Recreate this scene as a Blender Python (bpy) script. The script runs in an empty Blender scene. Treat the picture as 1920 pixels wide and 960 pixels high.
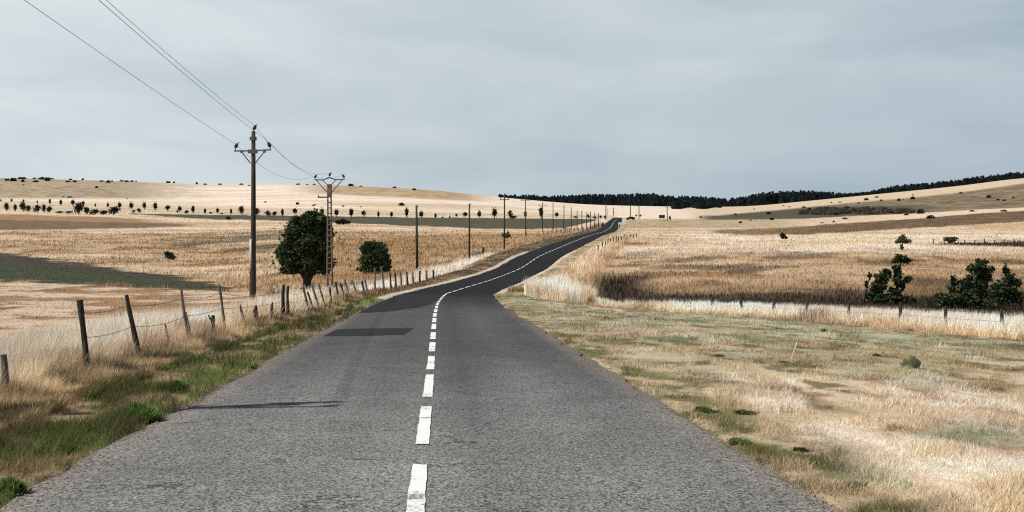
import bpy, math, random
import numpy as np
from mathutils import Vector

random.seed(7)
RNG = np.random.default_rng(7)
R = math.radians
S = bpy.context.scene
COL = S.collection

# ------------------------------------------------------------------ camera, light, exposure
F = 2175.0                      # focal length in photo pixels (photo is 1920 x 960)
PITCH = math.atan(50 / F)
cam_d = bpy.data.cameras.new('camera'); cam = bpy.data.objects.new('camera', cam_d); COL.objects.link(cam)
cam_d.sensor_width = 36.0; cam_d.lens = 36.0 * F / 1920.0
cam_d.clip_start = 0.1; cam_d.clip_end = 12000
cam.location = (0, 0, 0); cam.rotation_euler = (math.pi / 2 - PITCH, 0, 0)
S.camera = cam

SUN_DIR = Vector((-0.944, -0.33, 0)).normalized()
SUN_EL = R(51)
sun_vec = Vector((SUN_DIR.x * math.cos(SUN_EL), SUN_DIR.y * math.cos(SUN_EL), math.sin(SUN_EL)))
sd = bpy.data.lights.new('sun', 'SUN'); sd.energy = 5.0; sd.angle = R(0.53); sd.color = (1.0, 0.955, 0.895)
so = bpy.data.objects.new('sun', sd); COL.objects.link(so)
so.rotation_euler = sun_vec.to_track_quat('Z', 'Y').to_euler(); so.location = (-60, -20, 80)

W = bpy.data.worlds.new('World'); S.world = W; W.use_nodes = True
nt = W.node_tree; nt.nodes.clear()
def N(t, tree=None, **k):
    n = (tree or nt).nodes.new(t)
    for a, b in k.items(): setattr(n, a, b)
    return n
def sky():
    L = nt.links.new
    out = N('ShaderNodeOutputWorld'); bg = N('ShaderNodeBackground'); bg.inputs[1].default_value = 1.0
    sk = N('ShaderNodeTexSky', sky_type='NISHITA', sun_disc=False, sun_elevation=SUN_EL,
           sun_rotation=math.atan2(SUN_DIR.x, SUN_DIR.y) % (2 * math.pi))
    sc = N('ShaderNodeVectorMath', operation='SCALE'); sc.inputs['Scale'].default_value = 0.06
    L(sk.outputs[0], sc.inputs[0])
    tc = N('ShaderNodeTexCoord'); sep = N('ShaderNodeSeparateXYZ'); L(tc.outputs['Generated'], sep.inputs[0])
    # thin streaky veil of cloud
    mp = N('ShaderNodeMapping'); mp.inputs['Scale'].default_value = (2.4, 2.4, 9.0); mp.inputs['Rotation'].default_value = (R(2), R(-5), 0)
    mp.inputs['Location'].default_value = (0.35, 0.1, 1.7)
    L(tc.outputs['Generated'], mp.inputs[0])
    n1 = N('ShaderNodeTexNoise'); n1.inputs['Scale'].default_value = 1.5; n1.inputs['Detail'].default_value = 7; n1.inputs['Roughness'].default_value = 0.52
    n1.inputs['Distortion'].default_value = 0.5
    L(mp.outputs[0], n1.inputs[0])
    # left to right: the veil thins out
    mr = N('ShaderNodeMapRange'); mr.inputs[1].default_value = -0.42; mr.inputs[2].default_value = 0.45; mr.inputs[3].default_value = 0.24; mr.inputs[4].default_value = -0.22
    L(sep.outputs[0], mr.inputs[0])
    el = N('ShaderNodeMapRange'); el.inputs[1].default_value = 0.0; el.inputs[2].default_value = 0.22; el.inputs[3].default_value = -0.03; el.inputs[4].default_value = 0.03
    L(sep.outputs[2], el.inputs[0])
    a = N('ShaderNodeMath', operation='ADD'); nm_ = N('ShaderNodeMapRange'); nm_.inputs[1].default_value = 0.25; nm_.inputs[2].default_value = 0.75; nm_.inputs[3].default_value = 0.33; nm_.inputs[4].default_value = 0.74; L(n1.outputs[0], nm_.inputs[0]); L(nm_.outputs[0], a.inputs[0]); L(mr.outputs[0], a.inputs[1])
    a2 = N('ShaderNodeMath', operation='ADD'); L(a.outputs[0], a2.inputs[0]); L(el.outputs[0], a2.inputs[1])
    cr = N('ShaderNodeValToRGB'); e = cr.color_ramp.elements
    e[0].position = 0.20; e[0].color = (0.335, 0.42, 0.485, 1)
    e[1].position = 0.85; e[1].color = (0.66, 0.71, 0.73, 1)
    m = cr.color_ramp.elements.new(0.52); m.color = (0.485, 0.56, 0.60, 1)
    L(a2.outputs[0], cr.inputs[0])
    f = N('ShaderNodeMapRange'); f.inputs[1].default_value = 0.22; f.inputs[2].default_value = 0.55; f.inputs[3].default_value = 0.97; f.inputs[4].default_value = 0.05
    L(sep.outputs[2], f.inputs[0])
    mx = N('ShaderNodeMix', data_type='RGBA'); L(f.outputs[0], mx.inputs[0]); L(sc.outputs[0], mx.inputs[6]); L(cr.outputs[0], mx.inputs[7])
    L(mx.outputs[2], bg.inputs[0]); L(bg.outputs[0], out.inputs[0])
sky()
S.view_settings.view_transform = 'Standard'; S.view_settings.look = 'None'
S.view_settings.exposure = 0.15; S.view_settings.gamma = 1.0
S.cycles.use_denoising = False; S.cycles.pixel_filter_type = 'BLACKMAN_HARRIS'; S.cycles.filter_width = 1.15
S.cycles.max_bounces = 5; S.cycles.transparent_max_bounces = 6

# ------------------------------------------------------------------ numpy helpers
SP, CP = math.sin(PITCH), math.cos(PITCH)
def slope(py):                   # z / depth of the sight line through photo row py
    yc = -(np.asarray(py, float) - 480) / F
    return (-SP + yc * CP) / (CP + yc * SP)
def proj(X, D, Z):               # photo pixel of a world point
    zc = D * CP - Z * SP; yc = D * SP + Z * CP
    zc = np.maximum(zc, 0.3)
    return 960 + F * X / zc, 480 - F * yc / zc
def sstep(x, a, b):
    t = np.clip((np.asarray(x, float) - a) / (b - a), 0, 1); return t * t * (3 - 2 * t)
def hash2(ix, iy, seed):
    h = (ix.astype(np.int64) * 374761393 + iy.astype(np.int64) * 668265263 + seed * 974634777) & 0xffffffff
    h = ((h ^ (h >> 13)) * 1274126177) & 0xffffffff
    h = h ^ (h >> 16)
    return (h & 0xffff) / 65535.0
def vnoise(x, y, seed=0):
    x = np.asarray(x, float); y = np.asarray(y, float)
    ix = np.floor(x); iy = np.floor(y); fx = x - ix; fy = y - iy
    fx = fx * fx * (3 - 2 * fx); fy = fy * fy * (3 - 2 * fy)
    a = hash2(ix, iy, seed); b = hash2(ix + 1, iy, seed); c = hash2(ix, iy + 1, seed); d = hash2(ix + 1, iy + 1, seed)
    return (a * (1 - fx) + b * fx) * (1 - fy) + (c * (1 - fx) + d * fx) * fy
def fbm(x, y, seed=0, o=4):
    s = 0; a = 0.5; t = 0
    for i in range(o):
        s = s + a * vnoise(x, y, seed + i * 17); t += a; a *= 0.55; x = x * 2.03 + 5.1; y = y * 2.03 + 3.7
    return s / t

# ------------------------------------------------------------------ road line and terrain heights
def smooth1(v, n):
    k = np.hanning(n + 2)[1:-1]; k /= k.sum(); p = np.pad(v, n // 2, mode='edge'); return np.convolve(p, k, 'valid')[:len(v)]
_D = np.arange(-200, 1201, 1.0)
_xk = np.array([(-200, 12.0), (0, -0.18), (8, -0.67), (20, -1.4), (31, -2.1), (41.6, -2.77), (53.6, -3.45), (66, -3.95), (75, -4.2), (84, -3.75), (100, -2.25), (124, -0.45),
                (134, 1.1), (152, 3.4), (164, 4.9), (200, 10.3), (260, 16.9), (330, 26.4), (400, 34), (500, 44), (600, 55), (800, 76), (1200, 118)])
XC = smooth1(np.interp(_D, _xk[:, 0], _xk[:, 1]), 11)
XC = np.where(_D > 180, smooth1(XC, 41), XC)
_pk = [(60, 562.7), (68, 555.4), (80, 547.0), (100, 528.5), (124, 514), (134, 503), (152, 482), (164, 474.5), (200, 455), (260, 443), (330, 434), (400, 426.5), (500, 416), (600, 409), (700, 405)]
_zr = [(-200, -1.7 + 200 * 0.0326), (0, -1.7), (55, -1.7 - 55 * 0.0326)] + [(d, d * float(slope(p))) for d, p in _pk] + [(1200, 15)]
ZR = smooth1(np.interp(_D, [a for a, _ in _zr], [b for _, b in _zr]), 15)
ZR = np.where(_D > 250, smooth1(ZR, 61), ZR)
def xc(D): return np.interp(D, _D, XC)
def zr(D): return np.interp(D, _D, ZR)

# profiles of the land: per column (photo x of the bearing) a list of depth, and the photo row where that ground lies (or z when < 0 / tagged)
TAB = {
 0: [(60, 'z', -4.6), (70, 'z', -4.9), (110, 'z', -5.35), (126, 525), (150, 506), (228, 472), (300, 445), (340, 430), (380, 413), (420, 401), (500, 393), (700, 379), (850, 360), (1000, 338), (1100, 331.5)],
 200: [(60, 'z', -4.6), (70, 'z', -5.0), (112, 537), (165, 500), (230, 470), (300, 447), (340, 432), (380, 417), (420, 405), (500, 397), (560, 389), (750, 372), (900, 352), (1000, 341), (1100, 338)],
 400: [(60, 'z', -4.7), (80, 'z', -5.2), (104, 545), (130, 528), (165, 505), (230, 473), (300, 447), (350, 430), (390, 418), (430, 411), (480, 401), (600, 393), (750, 375), (900, 356), (1000, 347), (1080, 345)],
 600: [(60, 'z', -4.6), (80, 'z', -4.95), (98, 538), (125, 513), (170, 487), (250, 453), (330, 428), (380, 418), (450, 406), (550, 396), (700, 375), (850, 355), (950, 347), (1050, 346)],
 800: [(60, 'z', -4.2), (80, 'z', -4.7), (100, 'z', -4.9), (125, 511), (150, 496), (170, 484), (220, 460), (280, 440), (340, 427), (400, 416), (450, 408), (550, 398), (700, 380), (850, 362), (950, 355), (1050, 355)],
 950: [(60, 'z', -4.3), (100, 'z', -4.7), (125, 509), (150, 482), (180, 466), (220, 454), (280, 440), (330, 430), (400, 418), (450, 409), (550, 400), (700, 388), (850, 375), (950, 371), (1050, 372)],
 1100: [(60, 'z', -4.4), (75, 'z', -5.2), (90, 556), (120, 524), (150, 492), (180, 468), (200, 459), (260, 445), (330, 434), (400, 426), (500, 416), (600, 408), (700, 400), (850, 389), (950, 384), (1050, 384)],
 1250: [(45, 'z', -3.6), (60, 'z', -4.35), (68, 'z', -5.1), (78, 'z', -5.6), (90, 560), (110, 530), (140, 497), (180, 468), (230, 454), (300, 440), (380, 427), (450, 420), (550, 412), (650, 404), (750, 396), (850, 389), (950, 387), (1050, 388)],
 1400: [(40, 'z', -3.4), (56, 'z', -4.2), (64, 'z', -4.9), (75, 'z', -5.4), (90, 556), (110, 525), (140, 492), (180, 466), (230, 454), (300, 440), (360, 430), (450, 419), (550, 410), (650, 404), (750, 397), (850, 391), (950, 388), (1050, 388)],
 1600: [(34, 'z', -3.1), (46, 'z', -3.8), (54, 'z', -4.4), (65, 'z', -5.0), (75, 582), (90, 553), (115, 517), (150, 482), (180, 466), (230, 452), (300, 437), (350, 429), (400, 420), (460, 411), (550, 401), (650, 394), (750, 386), (850, 376), (950, 369), (1050, 368)],
 1800: [(30, 'z', -2.9), (38, 'z', -3.35), (48, 'z', -4.2), (60, 'z', -4.9), (75, 582), (90, 556), (115, 520), (150, 483), (180, 470), (230, 457), (300, 440), (350, 427), (400, 416), (460, 405), (520, 397), (600, 391), (700, 378), (850, 360), (950, 350), (1050, 348)],
 1920: [(30, 'z', -2.9), (36, 'z', -3.3), (46, 'z', -4.1), (60, 'z', -4.9), (75, 583), (90, 558), (115, 521), (150, 484), (180, 471), (230, 459), (300, 437), (350, 423), (400, 413), (460, 401), (520, 394), (600, 386), (700, 370), (850, 345), (950, 334), (1050, 331)],
}
LG = np.linspace(math.log(25), math.log(7000), 500); DG = np.exp(LG)
PXG = np.arange(-1400, 3321, 20.0)
_cols = sorted(TAB); _zc = []
for c in _cols:
    pts = []
    for t in TAB[c]:
        pts.append((t[0], t[2]) if len(t) == 3 else (t[0], t[0] * float(slope(t[1]))))
    ld, lz = pts[-1]
    pts += [(ld + 150, lz + 0.5), (2500, lz - 25), (7000, lz - 90)]
    z = np.interp(DG, [p[0] for p in pts], [p[1] for p in pts])
    _zc.append(smooth1(z, 13))
_zc = np.array(_zc)
ZG = np.empty((len(PXG), len(DG)))
for j in range(len(DG)): ZG[:, j] = smooth1(np.interp(PXG, _cols, _zc[:, j]), 9)
def table(u, D):
    i = np.clip((960 + F * u - PXG[0]) / 20.0, 0, len(PXG) - 1.001); j = np.clip((np.log(np.maximum(D, 25)) - LG[0]) / (LG[1] - LG[0]), 0, len(LG) - 1.001)
    i0 = i.astype(int); j0 = j.astype(int); fi = i - i0; fj = j - j0
    return (ZG[i0, j0] * (1 - fj) + ZG[i0, j0 + 1] * fj) * (1 - fi) + (ZG[i0 + 1, j0] * (1 - fj) + ZG[i0 + 1, j0 + 1] * fj) * fi

def height(X, D):
    X = np.asarray(X, float); D = np.asarray(D, float)
    s = X - xc(D); zroad = zr(D)
    offL = np.interp(-s, [2.9, 3.3, 4.6, 5.4, 7, 11, 18, 40], [0, -0.03, 0.0, -0.12, -0.4, -0.75, -1.0, -1.3])
    offR = np.interp(s, [2.9, 3.3, 5, 9, 14, 25, 40], [0, -0.04, -0.06, -0.18, -0.40, -0.7, -0.9])
    near = zroad + np.where(s < 0, offL, offR)
    near = near + 0.05 * (fbm(X * 0.7, D * 0.7, 3, 3) - 0.5) * sstep(np.abs(s), 3.2, 4.2)
    far = table(X / np.maximum(D, 20), D) + (fbm(X * 0.12, D * 0.12, 5, 3) - 0.5) * 0.5 * sstep(D, 60, 120) * (1 - sstep(D, 700, 900))
    z = near + (far - near) * sstep(D, 34, 66)
    # spur and gully right of the bend
    z = z + 1.35 * np.exp(-((X - 2.9) / 1.8) ** 2 - ((D - 73) / 5.5) ** 2)
    z = z - 0.9 * np.exp(-((X - 7.0) / 3.2) ** 2 - ((D - 80) / 10) ** 2)
    # the road and its shoulders are graded flat
    bank = np.interp(D, [0, 60, 90, 150, 400, 800], [30, 9, 5, 6, 12, 16])
    w = 1 - sstep(np.abs(s), 3.6, 3.6 + bank)
    verge = np.where(s < 0, 0.25 * sstep(D, 75, 110) * sstep(-s, 3.5, 6) * (1 - sstep(D, 230, 300)), 0)
    z = z + (np.where(D < 55, near, zroad + verge) - z) * w * sstep(D, 30, 60) * (1 - sstep(D, 585, 650))
    under = (1 - sstep(np.abs(s), 2.95, 3.15)) * (1 - sstep(D, 622, 640))
    return z - under * (0.03 + 0.0004 * np.clip(D, 0, 900))
def hz(x, y): return float(height(np.array([x]), np.array([y]))[0])
def hit(px, py, dmin=30, dmax=1250):        # first ground point seen at a photo pixel
    u = (px - 960) / F
    D = np.exp(np.linspace(math.log(dmin), math.log(dmax), 1500))
    g = height(u * D, D) - D * float(slope(py))
    k = np.where(g >= 0)[0]
    if len(k) == 0 or k[0] == 0:
        k0 = int(np.argmax(g)); d = D[k0]
    else:
        i = k[0]; t = -g[i - 1] / (g[i] - g[i - 1] + 1e-9); d = D[i - 1] + (D[i] - D[i - 1]) * t
    return float(u * d), float(d), hz(u * d, d)

# ------------------------------------------------------------------ land cover
GAIN = 1.38
def C(r, g, b):
    v = np.array([r, g, b]) / 255.0
    return np.where(v <= 0.04045, v / 12.92, ((v + 0.055) / 1.055) ** 2.4) / GAIN
P_STRAW = C(252, 236, 217); P_TAN = C(210, 181, 146); P_BROWN = C(172, 138, 96); P_DARK = C(86, 72, 54); P_OLIVE = C(88, 83, 62)
P_GREEN = C(60, 71, 42); P_RUST = C(158, 124, 94); P_PALE = C(236, 213, 182); P_HILL = C(184, 166, 136)
def fence_s(D): return -5.15 - 0.25 * np.sin(D * 0.09)
RF0 = (16.0, 35.0); RF1 = (6.0, 64.0)         # ends of the right-hand fence
def rf_dist(X, D):                            # signed distance behind (+) / before (-) the right-hand fence
    ax, ay = RF0; bx, by = RF1; dx, dy = bx - ax, by - ay; L = math.hypot(dx, dy)
    return ((X - ax) * (-dy) + (D - ay) * dx) / L * -1.0
def mixc(a, b, f): f = np.clip(f, 0, 1)[..., None]; return a * (1 - f) + b * f

def cover(X, D, Z=None):
    """base colour (n,3), grass height (n), grass amount (n), class (n): 0 field, 1 short verge, 2 tall straw"""
    if Z is None: Z = height(X, D)
    px, py = proj(X, np.maximum(D, 2), Z)
    s = X - xc(D); n = X.shape[0]
    n1 = fbm(X * 0.15, D * 0.15, 11); n2 = fbm(X * 0.6, D * 0.6, 23); n3 = fbm(X * 0.03, D * 0.012, 31); n4 = fbm(X * 0.02, D * 0.06, 47)
    wob = (n1 - 0.5) * 10 * np.clip(130 / np.maximum(D, 60), 0.15, 1) + (n2 - 0.5) * 4 * np.clip(130 / np.maximum(D, 60), 0.1, 1)
    y = py + wob
    c = np.tile(P_TAN, (n, 1)); h = np.full(n, 0.45); am = np.ones(n); k = np.zeros(n, int)
    def put(m, col, hh=None, aa=None, kk=None):
        m = np.clip(m, 0, 1)
        c[:] = mixc(c, col, m); b = m > 0.5
        if hh is not None: h[b] = hh[b] if np.ndim(hh) else hh
        if aa is not None: am[b] = aa
        if kk is not None: k[b] = kk
    def band(lo, hi, e=1.5): return sstep(y, lo - e, lo + e) * (1 - sstep(y, hi - e, hi + e))
    I = lambda *p: np.interp(px, [q[0] for q in p], [q[1] for q in p])
    L = np.where(D < 430, s < 5.0 + 2.0 * (n2 - .5), px < 1158)
    Lf = L.astype(float); Rf = 1 - Lf
    # ---- left country
    base = mixc(P_TAN, P_BROWN, sstep(n1, 0.42, 0.62)); base = mixc(base, P_PALE, sstep(n4, 0.5, 0.68) * 0.8); base = mixc(base, P_DARK, sstep(n2 * 0.6 + n3 * 0.4, 0.56, 0.72) * 0.55)
    put(Lf, base)
    put(Lf * band(I((300, 448), (520, 440)), I((300, 474), (520, 470)), 5) * sstep(px, 300, 380) * (1 - sstep(px, 510, 600)) * sstep(fbm(X * 0.08, D * 0.08, 181), 0.42, 0.55) * 0.8, P_OLIVE * 1.15)
    put(Lf * band(I((560, 436), (950, 440)), I((560, 505), (780, 505), (950, 470)), 4) * sstep(px, 540, 640) * (0.35 + 0.65 * sstep(n2, 0.4, 0.6)), P_BROWN, 0.6)
    put(Lf * band(0, I((0, 434), (420, 432), (640, 432), (950, 438)), 3), mixc(P_PALE, P_TAN, sstep(n4, 0.4, 0.6)), 0.3)
    put(Lf * band(I((0, 411), (200, 415), (370, 421)), I((0, 432), (200, 429), (380, 424))) * (1 - sstep(px, 330, 385)), mixc(P_DARK, P_BROWN, 0.25 + 0.5 * (n2 - 0.3)), 0.1, 0.3)
    put(Lf * band(I((0, 402), (200, 407), (370, 416)), I((0, 412), (200, 416), (370, 421))) * (1 - sstep(px, 240, 340)), mixc(P_RUST, P_BROWN, n1), 0.15, 0.4)
    put(Lf * band(0, I((0, 401), (150, 403), (260, 405), (400, 409), (600, 413), (780, 421), (950, 427), (1120, 422)), 0.8), P_PALE, 0.3, 0.6)
    put(Lf * band(I((240, 400), (400, 402.5), (600, 405), (780, 408), (950, 409), (1120, 411)), I((240, 402), (300, 405), (400, 411), (600, 416), (780, 424), (950, 430), (1060, 428), (1120, 413)), 0.5) * sstep(px, 236, 252) * (1 - sstep(px, 1112, 1124)), mixc(P_OLIVE * 0.8, P_OLIVE * 1.1, n2), 0.1, 0.2)
    put(Lf * band(0, I((0, 394), (220, 397), (400, 401), (600, 403), (1150, 408)), 1), mixc(P_PALE, P_HILL, 0.2 + 0.5 * sstep(n4, 0.4, 0.65)), 0.35, 0.6)
    hill = mixc(P_STRAW, P_PALE, sstep(n4, 0.4, 0.6))
    put(Lf * band(0, I((0, 376), (220, 380), (400, 386), (600, 392), (800, 396), (1150, 404)), 2), hill, 0.2, 0.5)
    put(Lf * band(0, 372, 3) * (1 - sstep(px + (n1 - .5) * 200, 220, 420)), mixc(P_HILL, C(150, 130, 100), sstep(n1, 0.45, 0.7)))
    put(Lf * band(I((540, 346), (700, 347), (900, 360)), I((540, 360), (700, 368), (900, 378)), 3) * sstep(px, 520, 640) * (1 - sstep(px, 840, 960)), mixc(C(204, 176, 140), C(176, 146, 108), sstep(n1, 0.4, 0.6)))
    put(Lf * band(I((540, 378), (900, 384)), I((540, 382), (900, 392)), 2) * sstep(px, 560, 660) * (1 - sstep(px, 860, 960)) * 0.7, C(206, 180, 146))
    # green strip and mown stubble by the left fence
    U1 = I((-400, 430), (0, 473), (100, 487), (200, 500), (300, 515), (400, 530), (460, 549)); L1 = I((-400, 505), (0, 525), (200, 537), (400, 546), (460, 549))
    yq = y + (fbm(X * .3, D * .3, 191) - .5) * 16; g = Lf * sstep(yq, U1 - 3, U1 + 3) * (1 - sstep(yq, L1 - 3, L1 + 3)) * (1 - sstep(px, 448, 462)) * (D > 20)
    put(g, mixc(mixc(P_DARK * .7, P_OLIVE * .55, 0.4), P_GREEN, sstep((py - U1) / np.maximum(L1 - U1, 3), 0.2, 0.55) * (0.6 + 0.8 * (n2 - .2))), 0.10, 0.9)
    st = mixc(C(220, 196, 168), C(170, 134, 96), sstep(fbm(X * 0.25, D * 0.3, 91, 5), 0.44, 0.56)); st = mixc(st, C(130, 98, 66), sstep(n2, 0.58, 0.72) * 0.6)
    put(Lf * sstep(y, L1 - 1, L1 + 1) * (1 - sstep(px, 455, 480)), st, 0.12, 0.5)
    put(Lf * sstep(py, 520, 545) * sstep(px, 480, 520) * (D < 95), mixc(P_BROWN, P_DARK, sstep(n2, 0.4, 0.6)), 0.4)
    # ---- right country
    rb = mixc(P_TAN, P_PALE, sstep(n4, 0.35, 0.6))
    put(Rf, rb, 0.35)
    put(Rf * band(438, 474, 5), mixc(P_PALE, P_STRAW, sstep(n4, 0.45, 0.65) * 0.8) , 0.4)
    put(Rf * band(438, 474, 5) * sstep(n3, 0.5, 0.7) * 0.5, P_TAN)
    put(Rf * band(455, 460, 1.5) * (1 - sstep(px, 1205, 1225)), P_BROWN)
    nb = fbm(X * 0.06, D * 0.05, 171, 5); br = mixc(P_BROWN, P_TAN, sstep(nb, 0.38, 0.56)); br = mixc(br, P_DARK * 1.3, sstep(fbm(X * 0.16, D * 0.12, 177, 4), 0.50, 0.66) * 0.75)
    put(Rf * sstep(y + 14 * (nb - .5), 460, 488), br, 0.33, 1)
    put(Rf * sstep(y + 40 * (nb - .5), 515, 556) * 0.8, mixc(P_DARK * 1.1, P_BROWN * .8, sstep(n1, 0.36, 0.56)), 0.36, 1)
    put(Rf * sstep(y + 24 * (nb - .5), 545, 560), mixc(P_DARK * 0.5, P_DARK * .85, sstep(n2, 0.40, 0.62)), 0.36, 1)
    put(sstep(X, 5.2, 6.4) * sstep(D, 66, 69) * sstep(y, 505, 530) * (1 - sstep(px, 1160, 1260)), P_DARK * 0.5, 0.5, 1)
    put(Rf * band(I((1725, 458), (1920, 452)), I((1725, 459), (1800, 461), (1920, 463)), 0.8) * sstep(px, 1730, 1770), P_DARK * 0.8, 0.5, 1)
    lo = I((1325, 432), (1450, 427), (1520, 423), (1728, 409), (1832, 400), (1920, 395), (2200, 372)); hi = I((1325, 436), (1400, 441), (1520, 439), (1728, 427), (1832, 421), (1920, 415), (2200, 392))
    put(Rf * band(lo, hi, 0.8) * sstep(px, 1320, 1350), mixc(P_DARK * 1.05, P_BROWN, np.clip(0.15 + 0.6 * (n1 - 0.3) + (1 - sstep(px, 1330, 1620)) * 0.45, 0, 1)), 0.3, 0.6)
    put(Rf * band(0, lo, 0.8), mixc(P_TAN, P_PALE, 0.3 + 0.5 * n4), 0.25, 0.5)
    put(Rf * band(0, lo, 0.8) * sstep(px, 1560, 1700), P_PALE)
    stripe = 0.5 + 0.5 * np.sin((X * 0.5 + D * 0.32) * 0.9)
    put(Rf * band(411, 427, 1.0) * (1 - sstep(px, 1440, 1520)), mixc(C(206, 186, 152), C(164, 146, 108), sstep(stripe * 0.45 + n2 * 0.55, 0.4, 0.65) * (1 - sstep(px, 1290, 1400) * 0.4)))
    top = I((1272, 391), (1346, 391), (1464, 380), (1600, 367), (1707, 358), (1791, 349), (1920, 331), (2300, 290))
    ulo = I((1300, 412), (1450, 411), (1520, 409), (1600, 405), (1728, 399), (1832, 393), (1920, 389), (2200, 368))
    put(Rf * band(top - 20, ulo, 1.0) * sstep(px, 1290, 1340), mixc(C(150, 132, 102), C(112, 94, 72), sstep(n1, 0.4, 0.62)), 0.25, 0.5)
    put(Rf * band(I((1300, 402), (1450, 396), (1520, 388), (1728, 385)), ulo, 1.5) * sstep(px, 1300, 1350) * (1 - sstep(px, 1680, 1800)), P_OLIVE * 0.9)
    put(Rf * band(top - 20, top + 13 + 4 * (n1 - .5), 2) , mixc(C(206, 182, 150), P_PALE, n2), 0.25, 0.5)
    put(Rf * (1 - sstep(y, 408, 412)) * (1 - sstep(px, 1262, 1330)), mixc(P_PALE, P_STRAW, 0.5))
    # ---- verges of the far road
    fv = sstep(D, 72, 95) * (1 - sstep(D, 420, 520)) * (1 - sstep(np.abs(s), 6.0, 8.5)) * (s < 0)
    put(fv, mixc(mixc(P_DARK * 1.1, P_OLIVE, 0.5), P_BROWN, sstep(n2, 0.45, 0.65) * 0.8), 0.25, 0.8)
    put(sstep(D, 150, 175) * (1 - sstep(D, 300, 400)) * sstep(-s, 6.5, 8) * (1 - sstep(-s, 12, 15)), mixc(P_TAN, P_BROWN, n2), 0.6, 1)
    # white grass bank behind the left verge
    put(sstep(D, 60, 80) * (1 - sstep(D, 120, 145)) * sstep(-s, 5.6, 6.0) * (1 - sstep(-s, 8.5, 9.5)), P_STRAW, 0.75, 1, 2)
    put(sstep(D, 130, 140) * (1 - sstep(D, 158, 165)) * sstep(-s, 6.6, 7.2) * (1 - sstep(-s, 9.0, 9.8)), P_STRAW, 0.6, 1, 2)
    fr = sstep(D, 78, 90) * (s > 0) * (1 - sstep(D, 400, 500))
    put(fr * (1 - sstep(s, 5.0, 6.0)), mixc(C(150, 145, 112), P_TAN, sstep(n2, 0.4, 0.6)), 0.2, 0.7)
    put(fr * sstep(s, 4.8, 5.6) * (1 - sstep(s, 8.5, 10.5)) * (1 - sstep(D, 240, 300)) , mixc(mixc(P_PALE, P_TAN, n2), P_BROWN, sstep(s, 7, 9.5) * 0.7), 0.7, 1, 2)
    # ---- near ground, left of the road
    n5 = fbm(X * 2.5, D * 1.7, 141)
    sl = -s; fs = -fence_s(D); nearL = (s < 0) * (1 - sstep(D, 62, 74))
    put(nearL * sstep(sl, fs + 6.2 + 1.5 * (n1 - .5), fs + 6.8 + 1.5 * (n1 - .5)) * 0, P_TAN)
    tall = nearL * sstep(sl, fs - 0.25, fs - 0.05) * (1 - sstep(sl, fs + 5.0 + 2.5 * (n1 - .5), fs + 5.6 + 2.5 * (n1 - .5)))
    put(tall, mixc(mixc(P_STRAW, P_PALE, sstep(n2, 0.45, 0.7) * 0.7), C(214, 184, 146), (1 - sstep(sl - fs + 1.2 * (n5 - .5), .0, 1.0)) * .7), np.where(sl - fs < .8, 0.62, 0.85), 1, 2)
    weeds = nearL * sstep(sl, fs - 1.0 + 0.5 * (n2 - .5), fs - 0.85 + 0.5 * (n2 - .5)) * (1 - sstep(sl, fs - 0.1, fs + 0.2))
    put(weeds, mixc(mixc(C(216, 192, 156), C(176, 153, 120), sstep(n5, .42, .58)), mixc(P_DARK, P_GREEN, 0.4) * .8, sstep(fbm(X * 1.3, D * 1.3, 79), 0.46, 0.60) * .85), 0.14 + 0.24 * sstep(sl - fs, -.8, -.1), 1, 2)
    vg = nearL * sstep(sl, 2.85, 3.0) * (1 - sstep(sl, fs - 1.0 + 0.5 * (n2 - .5), fs - 0.87 + 0.5 * (n2 - .5)))
    vq = fbm(X * 1.9, D * 1.2, 77); vcol = mixc(C(124, 138, 80), C(98, 102, 62), sstep(n1, 0.4, 0.6)); vcol = mixc(vcol, C(178, 156, 122), sstep(vq, 0.50, 0.60) * 0.8); vcol = mixc(vcol, C(120, 96, 72), sstep(fbm(X * 4, D * 2.5, 83), .56, .64) * .7)
    put(vg, vcol, np.where(vq > 0.56, 0.09, 0.17), 1, 1)
    put((s < 0) * (1 - sstep(D, 62, 74)) * sstep(sl, 2.7, 2.85) * (1 - sstep(sl, 3.0 + 0.3 * (n5 - .5), 3.08 + 0.3 * (n5 - .5))), mixc(C(168, 142, 116), C(92, 74, 56), sstep(n5, .4, .6)), 0.03, 0.5, 1)
    # ---- near ground, right of the road
    rd = rf_dist(X, D); nearR = ((s > 0) & (D < 78)).astype(float) * (1 - sstep(rd, -0.2, 0.2))
    q = fbm(X * 0.55, D * 0.35, 55, 5); q2 = fbm(X * 1.1 + D * 0.3, D * 0.6, 66, 5)
    q3 = fbm(X * 1.5, D * 0.9, 99)
    rc = mixc(C(226, 203, 172), C(180, 149, 114), sstep(q2 * .4 + q3 * .6, 0.44, 0.55))
    farg = sstep(D, 15, 30)
    rc = mixc(rc, C(178, 170, 132), sstep(q, 0.48, 0.60) * (0.35 + 0.4 * farg))
    rc = mixc(rc, mixc(C(186, 180, 146), C(172, 150, 112), sstep(q2, 0.42, 0.56)), farg * 0.75)
    rc = mixc(rc, C(128, 134, 96), sstep(fbm(X * 0.5, D * 0.55, 58) + 0.08 * sstep(rd, -9, -2), 0.56, 0.64) * 0.8 * farg)
    rc = mixc(rc, C(112, 106, 72), sstep(q3, 0.60, 0.66) * 0.8); rc = mixc(rc, C(186, 188, 158), sstep(fbm(X * .8 + 3, D * .5, 93), 0.60, 0.68) * .7)
    sw = fbm(X * 0.42 + 9, D * 0.16 - X * .1, 88)
    rc = mixc(rc, P_STRAW, sstep(sw, 0.54, 0.64) * (0.75 - 0.4 * farg) * sstep(s, 3.4, 4.6) * sstep(q3, .36, .5))
    put(nearR, rc, np.where(sw > 0.56, 0.10, 0.065), 1, 1)
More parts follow.
